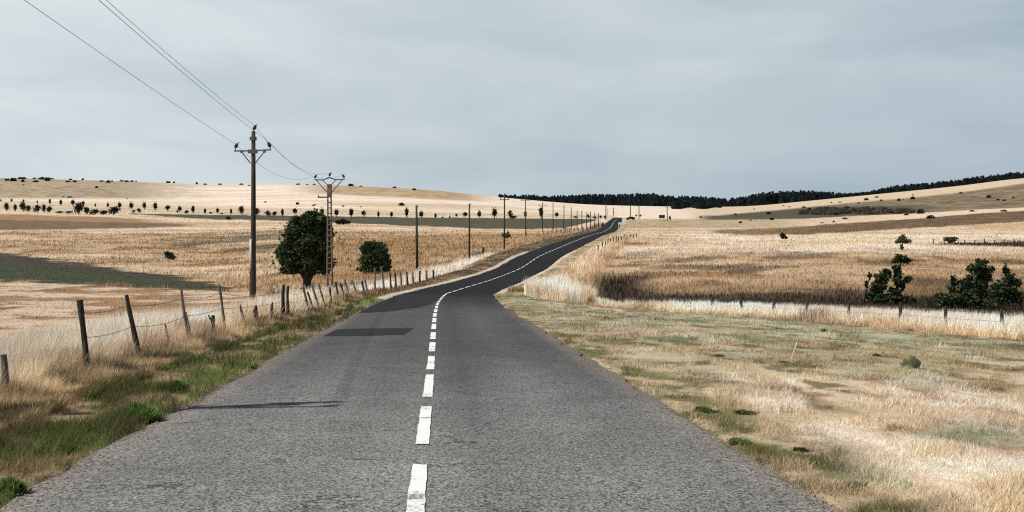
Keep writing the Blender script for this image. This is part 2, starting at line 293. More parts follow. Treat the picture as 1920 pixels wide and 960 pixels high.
    ev = nearR * (1 - sstep(s, 3.2 + 0.9 * (n2 - .3), 3.7 + 0.9 * (n2 - .3)))
    put(ev, mixc(C(196, 176, 142), C(124, 120, 78), sstep(n5 * .6 + n2 * .4, 0.46, 0.58)), 0.07, 1, 1)
    rt = ((s > 3) & (D < 78)).astype(float) * sstep(rd, -1.1, -0.8) * (1 - sstep(rd, 4.2, 4.8)) * (px > 1085)
    put(rt, mixc(P_STRAW, C(198, 168, 132), (1 - sstep(rd + 0.8 * (n2 - .5), -0.8, -0.1)) * 0.8), np.where(rd < -0.5, 0.28, 0.60), 1, 2)
    mound = np.exp(-((X - 2.9) / 2.0) ** 2 - ((D - 72) / 7.5) ** 2)
    put(sstep(mound, 0.25, 0.4), mixc(P_STRAW, P_TAN, sstep(n2, 0.45, 0.6) * 0.6 + 0.5 * sstep(X, 3.0, 4.4)), 0.95, 1, 2)
    # gravel under and beside the road
    put((1 - sstep(np.abs(s), 2.98, 3.04)) * (D < 622), C(120, 104, 88), 0, 0)
    am[np.abs(s) < 3.0] = 0
    gl = ((s < 0) & (D > 62) & (D < 168)) | ((s > 0) & (D > 74) & (D < 172))
    put(gl * (1 - sstep(np.abs(s), 3.45 + 0.4 * (n2 - .3), 3.7 + 0.4 * (n2 - .3))), C(214, 196, 176), 0, 0)
    am[gl & (np.abs(s) < 3.5)] = 0
    return c, h, am, k

# ------------------------------------------------------------------ materials
def mat(name, rough=0.85):
    m = bpy.data.materials.new(name); m.use_nodes = True
    b = m.node_tree.nodes['Principled BSDF']; b.inputs['Roughness'].default_value = rough
    b.inputs['Specular IOR Level'].default_value = 0.25
    return m, m.node_tree, b
def noise_mat(name, c1, c2, scale, rough=0.85, bump=0.3, stretch=(1, 1, 1), detail=5, metallic=0.0, bdist=0.02):
    m, t, b = mat(name, rough); L = t.links.new
    tc = N('ShaderNodeTexCoord', t); mp = N('ShaderNodeMapping', t); mp.inputs['Scale'].default_value = stretch
    L(tc.outputs['Object'], mp.inputs[0])
    n = N('ShaderNodeTexNoise', t); n.inputs['Scale'].default_value = scale; n.inputs['Detail'].default_value = detail; L(mp.outputs[0], n.inputs[0])
    cr = N('ShaderNodeValToRGB', t); cr.color_ramp.elements[0].position = 0.3; cr.color_ramp.elements[1].position = 0.7
    cr.color_ramp.elements[0].color = (*c1, 1); cr.color_ramp.elements[1].color = (*c2, 1)
    L(n.outputs[0], cr.inputs[0]); L(cr.outputs[0], b.inputs['Base Color'])
    bp = N('ShaderNodeBump', t); bp.inputs['Strength'].default_value = bump; bp.inputs['Distance'].default_value = bdist
    L(n.outputs[0], bp.inputs['Height']); L(bp.outputs[0], b.inputs['Normal'])
    b.inputs['Metallic'].default_value = metallic
    return m
def ground_mat():
    m, t, b = mat('dry_ground', 0.95); L = t.links.new
    at = N('ShaderNodeVertexColor', t); at.layer_name = 'col'
    tc = N('ShaderNodeTexCoord', t)
    n = N('ShaderNodeTexNoise', t); n.inputs['Scale'].default_value = 9; n.inputs['Detail'].default_value = 8; n.inputs['Roughness'].default_value = 0.65
    L(tc.outputs['Object'], n.inputs[0])
    n2 = N('ShaderNodeTexNoise', t); n2.inputs['Scale'].default_value = 0.35; n2.inputs['Detail'].default_value = 8; n2.inputs['Roughness'].default_value = 0.7
    L(tc.outputs['Object'], n2.inputs[0])
    a = N('ShaderNodeMath', t, operation='ADD'); L(n.outputs[0], a.inputs[0]); L(n2.outputs[0], a.inputs[1])
    mr = N('ShaderNodeMapRange', t); mr.inputs[1].default_value = 0.7; mr.inputs[2].default_value = 1.3; mr.inputs[3].default_value = 0.60; mr.inputs[4].default_value = 1.22
    n3 = N('ShaderNodeTexNoise', t); n3.inputs['Scale'].default_value = 45; n3.inputs['Detail'].default_value = 4; n3.inputs['Roughness'].default_value = 0.8; L(tc.outputs['Object'], n3.inputs[0])
    a3 = N('ShaderNodeMath', t, operation='ADD'); L(a.outputs[0], a3.inputs[0]); m3 = N('ShaderNodeMapRange', t); m3.inputs[1].default_value = 0.3; m3.inputs[2].default_value = 0.7; m3.inputs[3].default_value = -0.32; m3.inputs[4].default_value = 0.22; L(n3.outputs[0], m3.inputs[0]); L(m3.outputs[0], a3.inputs[1])
    L(a3.outputs[0], mr.inputs[0])
    sc = N('ShaderNodeVectorMath', t, operation='SCALE'); L(at.outputs[0], sc.inputs[0]); L(mr.outputs[0], sc.inputs['Scale'])
    L(sc.outputs[0], b.inputs['Base Color'])
    bp = N('ShaderNodeBump', t); bp.inputs['Strength'].default_value = 0.6; bp.inputs['Distance'].default_value = 0.06
    L(n.outputs[0], bp.inputs['Height']); L(bp.outputs[0], b.inputs['Normal'])
    return m
def blade_mat(name, trans=0.35):
    m = bpy.data.materials.new(name); m.use_nodes = True; t = m.node_tree; t.nodes.clear(); L = t.links.new
    at = N('ShaderNodeVertexColor', t); at.layer_name = 'col'
    d = N('ShaderNodeBsdfDiffuse', t); tr = N('ShaderNodeBsdfTranslucent', t); mx = N('ShaderNodeMixShader', t); mx.inputs[0].default_value = trans
    L(at.outputs[0], d.inputs[0]); L(at.outputs[0], tr.inputs[0]); L(d.outputs[0], mx.inputs[1]); L(tr.outputs[0], mx.inputs[2])
    o = N('ShaderNodeOutputMaterial', t); L(mx.outputs[0], o.inputs[0]); return m
def leaf_mat(name, c1, c2, trans=0.25):
    m = bpy.data.materials.new(name); m.use_nodes = True; t = m.node_tree; t.nodes.clear(); L = t.links.new
    g = N('ShaderNodeNewGeometry', t); cr = N('ShaderNodeValToRGB', t); cr.color_ramp.elements[0].color = (*c1, 1); cr.color_ramp.elements[1].color = (*c2, 1)
    L(g.outputs['Random Per Island'], cr.inputs[0])
    d = N('ShaderNodeBsdfDiffuse', t); tr = N('ShaderNodeBsdfTranslucent', t); mx = N('ShaderNodeMixShader', t); mx.inputs[0].default_value = trans
    L(cr.outputs[0], d.inputs[0]); L(cr.outputs[0], tr.inputs[0]); L(d.outputs[0], mx.inputs[1]); L(tr.outputs[0], mx.inputs[2])
    o = N('ShaderNodeOutputMaterial', t); L(mx.outputs[0], o.inputs[0]); return m
def asphalt_mat(name):
    m, t, b = mat(name, 0.95); b.inputs['Specular IOR Level'].default_value = 0.12; L = t.links.new
    at = N('ShaderNodeVertexColor', t); at.layer_name = 'col'; tc = N('ShaderNodeTexCoord', t)
    v = N('ShaderNodeTexVoronoi', t); v.inputs['Scale'].default_value = 62; L(tc.outputs['Object'], v.inputs[0])
    n = N('ShaderNodeTexNoise', t); n.inputs['Scale'].default_value = 40; n.inputs['Detail'].default_value = 6; n.inputs['Roughness'].default_value = 0.8; L(tc.outputs['Object'], n.inputs[0])
    nl = N('ShaderNodeTexNoise', t); nl.inputs['Scale'].default_value = 0.9; nl.inputs['Detail'].default_value = 6; L(tc.outputs['Object'], nl.inputs[0])
    bw = N('ShaderNodeRGBToBW', t); L(v.outputs['Color'], bw.inputs[0])
    m1 = N('ShaderNodeMapRange', t); m1.inputs[1].default_value = 0.15; m1.inputs[2].default_value = 0.85; m1.inputs[3].default_value = 0.25; m1.inputs[4].default_value = 1.75; L(bw.outputs[0], m1.inputs[0])
    m2 = N('ShaderNodeMapRange', t); m2.inputs[1].default_value = 0.35; m2.inputs[2].default_value = 0.65; m2.inputs[3].default_value = 0.6; m2.inputs[4].default_value = 1.35; L(n.outputs[0], m2.inputs[0])
    m3 = N('ShaderNodeMapRange', t); m3.inputs[1].default_value = 0.3; m3.inputs[2].default_value = 0.7; m3.inputs[3].default_value = 0.88; m3.inputs[4].default_value = 1.12; L(nl.outputs[0], m3.inputs[0])
    p = N('ShaderNodeMath', t, operation='MULTIPLY'); L(m1.outputs[0], p.inputs[0]); L(m2.outputs[0], p.inputs[1])
    p2 = N('ShaderNodeMath', t, operation='MULTIPLY'); L(p.outputs[0], p2.inputs[0]); L(m3.outputs[0], p2.inputs[1])
    # fine cracks
    vc = N('ShaderNodeTexVoronoi', t, feature='DISTANCE_TO_EDGE'); vc.inputs['Scale'].default_value = 0.55
    nd = N('ShaderNodeTexNoise', t); nd.inputs['Scale'].default_value = 2.2; nd.inputs['Detail'].default_value = 4; L(tc.outputs['Object'], nd.inputs[0])
    va = N('ShaderNodeVectorMath', t, operation='ADD'); L(tc.outputs['Object'], va.inputs[0]); L(nd.outputs['Color'], va.inputs[1]); L(va.outputs[0], vc.inputs[0])
    ck = N('ShaderNodeMapRange', t); ck.inputs[1].default_value = 0.0; ck.inputs[2].default_value = 0.013; ck.inputs[3].default_value = 0.0; ck.inputs[4].default_value = 1.0; L(vc.outputs[0], ck.inputs[0])
    gate = N('ShaderNodeMapRange', t); gate.inputs[1].default_value = 0.50; gate.inputs[2].default_value = 0.60; gate.inputs[3].default_value = 1.0; gate.inputs[4].default_value = 0.45; L(nl.outputs[0], gate.inputs[0])
    mxk = N('ShaderNodeMath', t, operation='MAXIMUM'); L(ck.outputs[0], mxk.inputs[0]); L(gate.outputs[0], mxk.inputs[1])
    p3 = N('ShaderNodeMath', t, operation='MULTIPLY'); L(p2.outputs[0], p3.inputs[0]); L(mxk.outputs[0], p3.inputs[1])
    sc = N('ShaderNodeVectorMath', t, operation='SCALE'); L(at.outputs[0], sc.inputs[0]); L(p3.outputs[0], sc.inputs['Scale'])
    L(sc.outputs[0], b.inputs['Base Color'])
    bp = N('ShaderNodeBump', t); bp.inputs['Strength'].default_value = 0.5; bp.inputs['Distance'].default_value = 0.006
    L(v.outputs['Distance'], bp.inputs['Height']); L(bp.outputs[0], b.inputs['Normal'])
    return m
def paint_mat():
    m, t, b = mat('worn_white_paint', 0.6); L = t.links.new
    tc = N('ShaderNodeTexCoord', t)
    n = N('ShaderNodeTexNoise', t); n.inputs['Scale'].default_value = 28; n.inputs['Detail'].default_value = 6; n.inputs['Roughness'].default_value = 0.7; L(tc.outputs['Object'], n.inputs[0])
    n2 = N('ShaderNodeTexNoise', t); n2.inputs['Scale'].default_value = 2.0; L(tc.outputs['Object'], n2.inputs[0])
    a = N('ShaderNodeMath', t, operation='ADD'); L(n.outputs[0], a.inputs[0]); L(n2.outputs[0], a.inputs[1])
    cr = N('ShaderNodeValToRGB', t); e = cr.color_ramp.elements; e[0].position = 0.39; e[0].color = (0.10, 0.098, 0.095, 1); e[1].position = 0.46; e[1].color = (0.66, 0.65, 0.62, 1)
    hf = N('ShaderNodeMath', t, operation='MULTIPLY'); hf.inputs[1].default_value = 0.5; L(a.outputs[0], hf.inputs[0]); L(hf.outputs[0], cr.inputs[0])
    L(cr.outputs[0], b.inputs['Base Color']); return m

M = {}
M['ground'] = ground_mat(); M['asphalt'] = asphalt_mat('asphalt'); M['paint'] = paint_mat()
M['blade'] = blade_mat('grass_blades', 0.35)
M['wood'] = noise_mat('weathered_post_wood', (0.016, 0.012, 0.010), (0.065, 0.052, 0.042), 14, 0.9, 0.8, (4, 4, 0.5))
M['grey_wood'] = noise_mat('silver_grey_wood', (0.05, 0.043, 0.036), (0.22, 0.195, 0.17), 14, 0.9, 0.8, (4, 4, 0.5))
M['pole'] = noise_mat('creosoted_pole', (0.016, 0.012, 0.010), (0.055, 0.044, 0.036), 8, 0.85, 0.4, (3, 3, 0.3))
M['dark_pole'] = noise_mat('tarred_pole', (0.018, 0.016, 0.014), (0.05, 0.042, 0.036), 8, 0.85, 0.4, (3, 3, 0.3))
M['concrete'] = noise_mat('aged_concrete', (0.085, 0.066, 0.05), (0.19, 0.152, 0.12), 5, 0.9, 0.4)
M['stone'] = noise_mat('rough_stone', (0.12, 0.11, 0.095), (0.30, 0.27, 0.24), 4, 0.95, 0.8, bdist=0.05)
M['grit'] = noise_mat('brown_grit', (0.13, 0.11, 0.09), (0.26, 0.23, 0.19), 6, 0.95, 0.3)
M['steel'] = noise_mat('galvanised_steel', (0.045, 0.055, 0.06), (0.11, 0.125, 0.13), 12, 0.6, 0.1, metallic=0.3)
M['insul'] = noise_mat('dark_glass_insulator', (0.01, 0.016, 0.02), (0.03, 0.04, 0.045), 10, 0.25, 0.05)
M['sheath'] = noise_mat('pale_cable_sheath', (0.48, 0.48, 0.47), (0.62, 0.61, 0.6), 6, 0.5, 0.1)
M['wire'] = noise_mat('dull_wire', (0.10, 0.12, 0.14), (0.16, 0.18, 0.20), 6, 0.6, 0.0)
M['rust'] = noise_mat('rusty_barbed_wire', (0.05, 0.035, 0.025), (0.14, 0.11, 0.09), 30, 0.8, 0.1)
M['leaf'] = leaf_mat('dark_leaves', (0.012, 0.020, 0.010), (0.088, 0.115, 0.056))
M['leaf_far'] = leaf_mat('far_leaves', (0.014, 0.018, 0.012), (0.036, 0.044, 0.026))
M['leaf_olive'] = leaf_mat('olive_leaves', (0.05, 0.055, 0.03), (0.13, 0.13, 0.07))
M['scrub'] = leaf_mat('brown_scrub_leaves', (0.05, 0.04, 0.032), (0.13, 0.105, 0.085))
M['pine'] = leaf_mat('pine_needles', (0.022, 0.032, 0.034), (0.036, 0.050, 0.050), 0.5)
M['bark'] = noise_mat('dark_bark', (0.012, 0.010, 0.008), (0.04, 0.034, 0.026), 10, 0.95, 0.9, (2, 2, 0.6))
M['white_metal'] = noise_mat('white_enamel', (0.62, 0.62, 0.6), (0.74, 0.74, 0.72), 3, 0.5, 0.05)
M['black'] = noise_mat('dark_painted_metal', (0.014, 0.014, 0.014), (0.03, 0.03, 0.03), 5, 0.5, 0.05)
M['glass'] = noise_mat('dark_window_glass', (0.02, 0.025, 0.03), (0.04, 0.05, 0.055), 3, 0.1, 0.0)
M['deadwood'] = noise_mat('bleached_dead_wood', (0.30, 0.26, 0.22), (0.52, 0.47, 0.41), 12, 0.9, 0.4, (3, 3, 0.6))

# ------------------------------------------------------------------ mesh helpers
def mesh_np(name, V, loops, starts, totals, material, colors=None, smooth=False):
    me = bpy.data.meshes.new(name)
    me.vertices.add(len(V)); me.vertices.foreach_set('co', np.ascontiguousarray(V, np.float32).ravel())
    me.loops.add(len(loops)); me.loops.foreach_set('vertex_index', np.ascontiguousarray(loops, np.int32))
    me.polygons.add(len(starts)); me.polygons.foreach_set('loop_start', np.ascontiguousarray(starts, np.int32))
    try: me.polygons.foreach_set('loop_total', np.ascontiguousarray(totals, np.int32))
    except Exception: pass
    me.update(calc_edges=True)
    if colors is not None:
        a = me.color_attributes.new('col', 'FLOAT_COLOR', 'POINT')
        c4 = np.ones((len(V), 4), np.float32); c4[:, :3] = colors; a.data.foreach_set('color', c4.ravel())
    if smooth: me.polygons.foreach_set('use_smooth', np.ones(len(starts), bool))
    me.materials.append(material)
    return me
def grid_mesh(name, V, nr, nc, material, colors=None, smooth=True):
    i = np.arange(nr - 1)[:, None] * nc + np.arange(nc - 1)[None, :]
    q = np.stack([i, i + 1, i + 1 + nc, i + nc], -1).reshape(-1, 4)
    return mesh_np(name, V, q.ravel(), np.arange(len(q)) * 4, np.full(len(q), 4), material, colors, smooth)
def link(name, me, parent=None, loc=None):
    o = bpy.data.objects.new(name, me); COL.objects.link(o)
    if loc is not None: o.location = loc
    if parent is not None: o.parent = parent
    return o
def tag(o, label=None, cat=None, group=None, kind=None):
    if label: o['label'] = label
    if cat: o['category'] = cat
    if group: o['group'] = group
    if kind: o['kind'] = kind
    return o
def empty(name, loc, rz=0.0):
    o = bpy.data.objects.new(name, None); o.empty_display_size = 0.2; COL.objects.link(o)
    o.location = loc; o.rotation_euler = (0, 0, rz); return o

class MB:
    """collects tubes, boxes, lumps for one mesh"""
    def __init__(s): s.v = []; s.f = []
    def add(s, v, f):
        o = len(s.v); s.v += [tuple(p) for p in v]; s.f += [tuple(i + o for i in q) for q in f]; return s
    def tube(s, pts, rad, n=8, cap=True, jit=0.0):
        pts = [Vector(p) for p in pts]; rad = rad if isinstance(rad, (list, tuple)) else [rad] * len(pts)
        V = []; Fc = []; ref = None
        for i, p in enumerate(pts):
            t = (pts[min(i + 1, len(pts) - 1)] - pts[max(i - 1, 0)]).normalized()
            if ref is None:
                ref = t.cross(Vector((0, 1, 0)) if abs(t.y) < 0.9 else Vector((1, 0, 0))).normalized()
            a = (ref - t * ref.dot(t)).normalized(); ref = a; b = t.cross(a)
            for k in range(n):
                th = 2 * math.pi * k / n; r = rad[i] * (1 + random.uniform(-jit, jit))
                V.append(p + a * math.cos(th) * r + b * math.sin(th) * r)
        for i in range(len(pts) - 1):
            for k in range(n):
                Fc.append((i * n + k, i * n + (k + 1) % n, (i + 1) * n + (k + 1) % n, (i + 1) * n + k))
        if cap:
            Fc.append(tuple(range(n - 1, -1, -1))); Fc.append(tuple((len(pts) - 1) * n + k for k in range(n)))
        return s.add(V, Fc)
    def box(s, c, d, bev=0.0, rz=0.0, ry=0.0):
        x, y, z = d[0] / 2, d[1] / 2, d[2] / 2; b = min(bev, x * .9, y * .9)
        ring = [(-x + b, -y), (x - b, -y), (x, -y + b), (x, y - b), (x - b, y), (-x + b, y), (-x, y - b), (-x, -y + b)] if b > 0 else [(-x, -y), (x, -y), (x, y), (-x, y)]
        n = len(ring); V = []
        for zz in (-z, z):
            for (px_, py_) in ring:
                vx, vy, vz = px_, py_, zz
                vx, vz = vx * math.cos(ry) + vz * math.sin(ry), -vx * math.sin(ry) + vz * math.cos(ry)
                vx, vy = vx * math.cos(rz) - vy * math.sin(rz), vx * math.sin(rz) + vy * math.cos(rz)
                V.append((c[0] + vx, c[1] + vy, c[2] + vz))
        Fc = [tuple(range(n - 1, -1, -1)), tuple(range(n, 2 * n))] + [(k, (k + 1) % n, n + (k + 1) % n, n + k) for k in range(n)]
        return s.add(V, Fc)
    def mesh(s, name, m, smooth=False):
        me = bpy.data.meshes.new(name); me.from_pydata(s.v, [], s.f); me.update()
        if smooth: me.polygons.foreach_set('use_smooth', np.ones(len(s.f), bool))
        me.materials.append(m); return me
    def build(s, name, m, parent=None, loc=None, smooth=False): return link(name, s.mesh(name, m, smooth), parent, loc)

def leaves_mesh(name, lobes, n, size, m, shell=0.5, seed=1, soft=0.0):
    """n leaf clumps (bent quads) spread through ellipsoid lobes [(cx,cy,cz,rx,ry,rz)]"""
    r = np.random.default_rng(seed); lobes = np.array(lobes, float)
    vol = np.prod(lobes[:, 3:], 1) ** 0.8; which = r.choice(len(lobes), n, p=vol / vol.sum())
    d = r.normal(size=(n, 3)); d /= np.linalg.norm(d, axis=1, keepdims=True)
    rad = r.random(n) ** (1 / 3.0); rad = np.where(r.random(n) < shell, 0.85 + 0.22 * r.random(n) ** 1.5, rad)
    rad = np.where(r.random(n) < soft, np.abs(r.normal(size=n)) * 0.75, rad)
    P = lobes[which, :3] + d * rad[:, None] * lobes[which, 3:]
    a = r.normal(size=(n, 3)); a /= np.linalg.norm(a, axis=1, keepdims=True)
    b = np.cross(a, r.normal(size=(n, 3))); b /= np.linalg.norm(b, axis=1, keepdims=True)
    sz = size * (0.5 + r.random(n))[:, None]
    a = a * sz; b = b * sz * 0.55; c = np.cross(a, b) / np.maximum(sz, 1e-6) * 0.35
    V = np.stack([P - a, P - b + c, P + a, P + b + c], 1).reshape(-1, 3)
    q = np.arange(n * 4)
    return mesh_np(name, V, q, np.arange(n) * 4, np.full(n, 4), m)

ORD = ['first', 'second', 'third', 'fourth', 'fifth', 'sixth', 'seventh', 'eighth', 'ninth', 'tenth', 'eleventh', 'twelfth', 'thirteenth', 'fourteenth', 'fifteenth', 'sixteenth', 'seventeenth', 'eighteenth', 'nineteenth']
TENS = ['twentieth', 'thirtieth', 'fortieth', 'fiftieth', 'sixtieth', 'seventieth']; TEN = ['twenty', 'thirty', 'forty', 'fifty', 'sixty', 'seventy']
def ordw(i):
    if i < 19: return ORD[i]
    k = i + 1
    return TENS[k // 10 - 2] if k % 10 == 0 else TEN[k // 10 - 2] + ' ' + ORD[k % 10 - 1]

# ------------------------------------------------------------------ ground sheet
uc = np.concatenate([-np.geomspace(1.7, 0.50, 34)[:-1], np.linspace(-0.50, 0.50, 720), np.geomspace(0.50, 1.7, 34)[1:]])
rows = np.concatenate([np.linspace(-120, 2.5, 40), np.geomspace(3, 60, 250)[0:], np.geomspace(60, 1150, 400)[1:], np.geomspace(1150, 6500, 36)[1:]])
wd = np.where(rows > 4, rows, 4 + (4 - rows) * 0.8)
DD = np.repeat(rows[:, None], len(uc), 1); XX = wd[:, None] * uc[None, :]
gx, gd = XX.ravel(), DD.ravel(); gz = height(gx, gd)
gcol, _, _, _ = cover(gx, gd, gz)
me = grid_mesh('ground', np.stack([gx, gd, gz], 1), len(rows), len(uc), M['ground'], gcol)
tag(link('ground', me), kind='structure')

# ------------------------------------------------------------------ road
def road_color(D, s):
    n = fbm(s * 0.8, D * 0.12, 201); n2 = fbm(s * 2.2, D * 0.05, 207)
    old = C(130, 130, 127); mid = C(88, 88, 87); new = C(33, 34, 36)
    c = mixc(old, mid, sstep(D, 7, 26)); c = mixc(c, C(56, 56, 57), sstep(D, 40, 60)); c = mixc(c, new, sstep(D, 60, 74))
    c = c * (1 - 0.20 * np.exp(-((s - 0.55) / 0.30) ** 2) - 0.13 * np.exp(-((np.abs(s) - 2.25) / 0.35) ** 2) - 0.08 * np.exp(-((s + 0.8) / 0.3) ** 2))[..., None]
    c = c * (0.80 + 0.40 * n)[..., None] * (0.84 + 0.32 * n2)[..., None]
    c = mixc(c, C(140, 126, 112), sstep(np.abs(s) + 0.5 * (n2 - .5), 2.6, 2.92) * 0.5 * (1 - sstep(D, 30, 60)))
    return c
rd = np.concatenate([np.arange(-100, 60, 0.25), np.arange(60, 300, 0.5), np.arange(300, 622, 2.0)])
ss = np.array([-2.95, -2.8, -2.5, -2.0, -1.4, -0.7, -0.1, 0.35, 0.55, 0.8, 1.4, 2.0, 2.5, 2.8, 2.95])
RS = np.repeat(ss[None, :], len(rd), 0); RD = np.repeat(rd[:, None], len(ss), 1)
ragL = 0.34 * (fbm(rd * 0.9, rd * 0 + 1, 301) - 0.5) + 0.1 * (fbm(rd * 3.1, rd * 0 + 1, 305) - 0.5); ragR = 0.34 * (fbm(rd * 0.9, rd * 0 + 9, 303) - 0.5) + 0.1 * (fbm(rd * 3.3, rd * 0 + 1, 307) - 0.5)
RS[:, 0] += ragL; RS[:, -1] += ragR
RX = xc(RD) + RS; RZ = zr(RD) + 0.02 * (1 - (RS / 2.95) ** 2) - np.where(np.abs(RS) > 2.84, 0.015, 0)
me = grid_mesh('road', np.stack([RX.ravel(), RD.ravel(), RZ.ravel()], 1), len(rd), len(ss), M['asphalt'], road_color(RD.ravel(), RS.ravel()))
tag(link('road', me), kind='structure')
def on_road(px, py):
    u = (px - 960) / F; D = np.linspace(5, 120, 4000); k = int(np.argmax(zr(D) - D * float(slope(py)) >= 0)); return u * D[k], D[k]
def sheet(name, outline, m, col, dz):        # filled strip between two polylines laid on the road
    (a, b) = outline; V = []; n = len(a)
    for p, q in zip(a, b):
        for t in np.linspace(0, 1, 7):
            x = p[0] + (q[0] - p[0]) * t; d = p[1] + (q[1] - p[1]) * t; s_ = x - float(xc(d))
            V.append((x, d, float(zr(d)) + 0.02 * (1 - (s_ / 2.95) ** 2) + dz))
    V = np.array(V); cc = np.tile(col, (len(V), 1))
    return tag(link(name, grid_mesh(name, V, n, 7, m, cc)), kind='structure')
# dark repair patches in the left lane
def pl(pts):
    out = [on_road(*p) for p in pts]; res = []
    for (p, q) in zip(out[:-1], out[1:]):
        for t in np.linspace(0, 1, 6)[:-1]: res.append((p[0] + (q[0] - p[0]) * t, p[1] + (q[1] - p[1]) * t))
    return res + [out[-1]]
sheet('road_patch', (pl([(604, 631), (690, 631), (757, 629)]), pl([(632, 618), (700, 617), (776, 617)])), M['asphalt'], C(46, 46, 48), 0.005)
def far_patch():
    d = np.linspace(42.5, 72, 60); a = []; b = []
    for D in d:
        c0 = float(xc(D)); inner = np.interp(D, [42.5, 43.8, 44.6, 46.5, 48.5, 52, 58, 72], [-2.9, -1.9, -1.6, -1.2, -0.7, -0.35, -0.15, -0.12])
        a.append((c0 - 2.84, D)); b.append((c0 + inner, D))
    return a, b
sheet('road_patch', far_patch(), M['asphalt'], C(42, 43, 45), 0.005)
# centre dashes
V = []; Q = []
D0 = 4.55 - 4.33 * 8; d = D0
def dash(d0, d1, w=0.065):
    n = max(2, int((d1 - d0) / 0.16) if d1 < 40 else int((d1 - d0) / .5)); t = np.linspace(d0, d1, n); o = len(V)
    for x in t:
        c0 = float(xc(x)); z = float(zr(x)) + 0.02 + 0.009
        V.append((c0 - w * random.uniform(.9, 1.06), x, z)); V.append((c0 + w * random.uniform(.9, 1.06), x, z))
    for i in range(n - 1): Q.append((o + 2 * i, o + 2 * i + 1, o + 2 * i + 3, o + 2 * i + 2))
DASHES = []
for (a, b) in [(960, 877), (838, 766.5), (748, 706), (696, 670), (661.5, 644), (638, 625), (619, 609)]:
    DASHES.append((on_road(800, a)[1], on_road(800, b)[1]))
DASHES[0] = (DASHES[0][1] - (DASHES[1][1] - DASHES[1][0]), DASHES[0][1])
per = (DASHES[5][1] - DASHES[1][1]) / 4; ln = DASHES[1][1] - DASHES[1][0]
for a, b in DASHES: dash(a, b)
e = DASHES[-1][1] + per
while e < 560: dash(e - ln, e, 0.065 if e < 190 else 0.075); e += per
e = DASHES[0][1] - per
while e > -40: dash(e - ln, e); e -= per
me = bpy.data.meshes.new('road_marking'); me.from_pydata(V, [], Q); me.materials.append(M['paint'])
tag(link('road_marking', me), kind='structure')
print('dash period', per, ln, DASHES[:3])

# ------------------------------------------------------------------ grass
def blades(X, D, Z, H, Wd, col, name, label, cat, lean=0.35):
    n = len(X); r = RNG
    th = r.random(n) * 2 * math.pi; ax = np.cos(th) * Wd / 2; ay = np.sin(th) * Wd / 2
    la = r.random(n) * 2 * math.pi; lm = lean * H * (0.3 + r.random(n)); lx = np.cos(la) * lm + 0.10 * H; ly = np.sin(la) * lm
    z0 = Z - 0.02
    V = np.empty((n, 5, 3), np.float32)
    V[:, 0] = np.stack([X - ax, D - ay, z0], 1); V[:, 1] = np.stack([X + ax, D + ay, z0], 1)
    V[:, 2] = np.stack([X + ax * .8 + lx * .35, D + ay * .8 + ly * .35, z0 + H * 0.55], 1); V[:, 3] = np.stack([X - ax * .8 + lx * .35, D - ay * .8 + ly * .35, z0 + H * 0.55], 1)
    V[:, 4] = np.stack([X + lx, D + ly, z0 + H], 1)
    b = np.arange(n)[:, None] * 5
    loops = np.concatenate([b + np.array([[0, 1, 2, 3]]), b + np.array([[3, 2, 4]])], 1).ravel()
    st = (np.arange(n)[:, None] * 7 + np.array([[0, 4]])).ravel(); tt = np.tile([4, 3], n)
    cc = np.repeat(col[:, None, :], 5, 1).reshape(-1, 3)
    me = mesh_np(name, V.reshape(-1, 3), loops, st, tt, M['blade'], cc)
    return tag(link(name, me), label, cat, kind='stuff')
def sample(n, dmin, dmax, umax=0.56, logmix=0.5):
    r = RNG; k = int(n * logmix)
    d = np.concatenate([np.exp(r.uniform(math.log(dmin), math.log(dmax), k)), 1 / r.uniform(1 / dmax, 1 / dmin, n - k)])
    u = r.uniform(-umax, umax, n); return u * d, d
X, D = sample(1000000, 4.5, 520, 0.56, 0.55)
# extra stems in the two strips of tall grass and on the spur
m_ = 240000; d1 = 1 / RNG.uniform(1 / 75, 1 / 8.0, m_); x1 = xc(d1) + fence_s(d1) + 1.05 - 7.0 * RNG.random(m_) ** 1.5
m_ = 90000; t_ = RNG.uniform(-0.12, 1.18, m_); o_ = RNG.uniform(-1.1, 4.6, m_); L_ = math.hypot(RF1[0] - RF0[0], RF1[1] - RF0[1]); nx, ny = (RF1[1] - RF0[1]) / L_, -(RF1[0] - RF0[0]) / L_
x2 = RF0[0] + (RF1[0] - RF0[0]) * t_ + nx * o_; d2 = RF0[1] + (RF1[1] - RF0[1]) * t_ + ny * o_
x3 = RNG.normal(2.9, 1.6, 14000); d3 = RNG.normal(72, 5, 14000)
X = np.concatenate([X, x1, x2, x3]); D = np.concatenate([D, d1, d2, d3])
Z = height(X, D); c, h, am, k = cover(X, D, Z)
keep = (RNG.random(len(X)) < am) & (h > 0.02) & (RNG.random(len(X)) < np.where(k == 0, 0.75, 1.0)); 
X, D, Z, c, h, k = X[keep], D[keep], Z[keep], c[keep], h[keep], k[keep]
n = len(X)
cl = fbm(X * 2.6, D * 2.0, 401, 2)                       # clumps
tuft = np.where(k == 1, 0.5 + 1.1 * sstep(cl, 0.38, 0.78), 0.7 + 0.6 * cl)
h = h * (0.55 + 0.6 * RNG.random(n)) * tuft
wd_ = np.maximum(0.0055, 0.55 * D / 1160) * (0.6 + 0.8 * RNG.random(n))
h = np.where(D > 150, np.minimum(h, 0.55), h)
jw = np.interp(D, [20, 70, 150], [0.62, 0.45, 0.22]); j = (1 - jw * 0.55 + jw * RNG.random(n))[:, None]
cl2 = fbm(X * 0.9, D * 0.5, 433, 3)
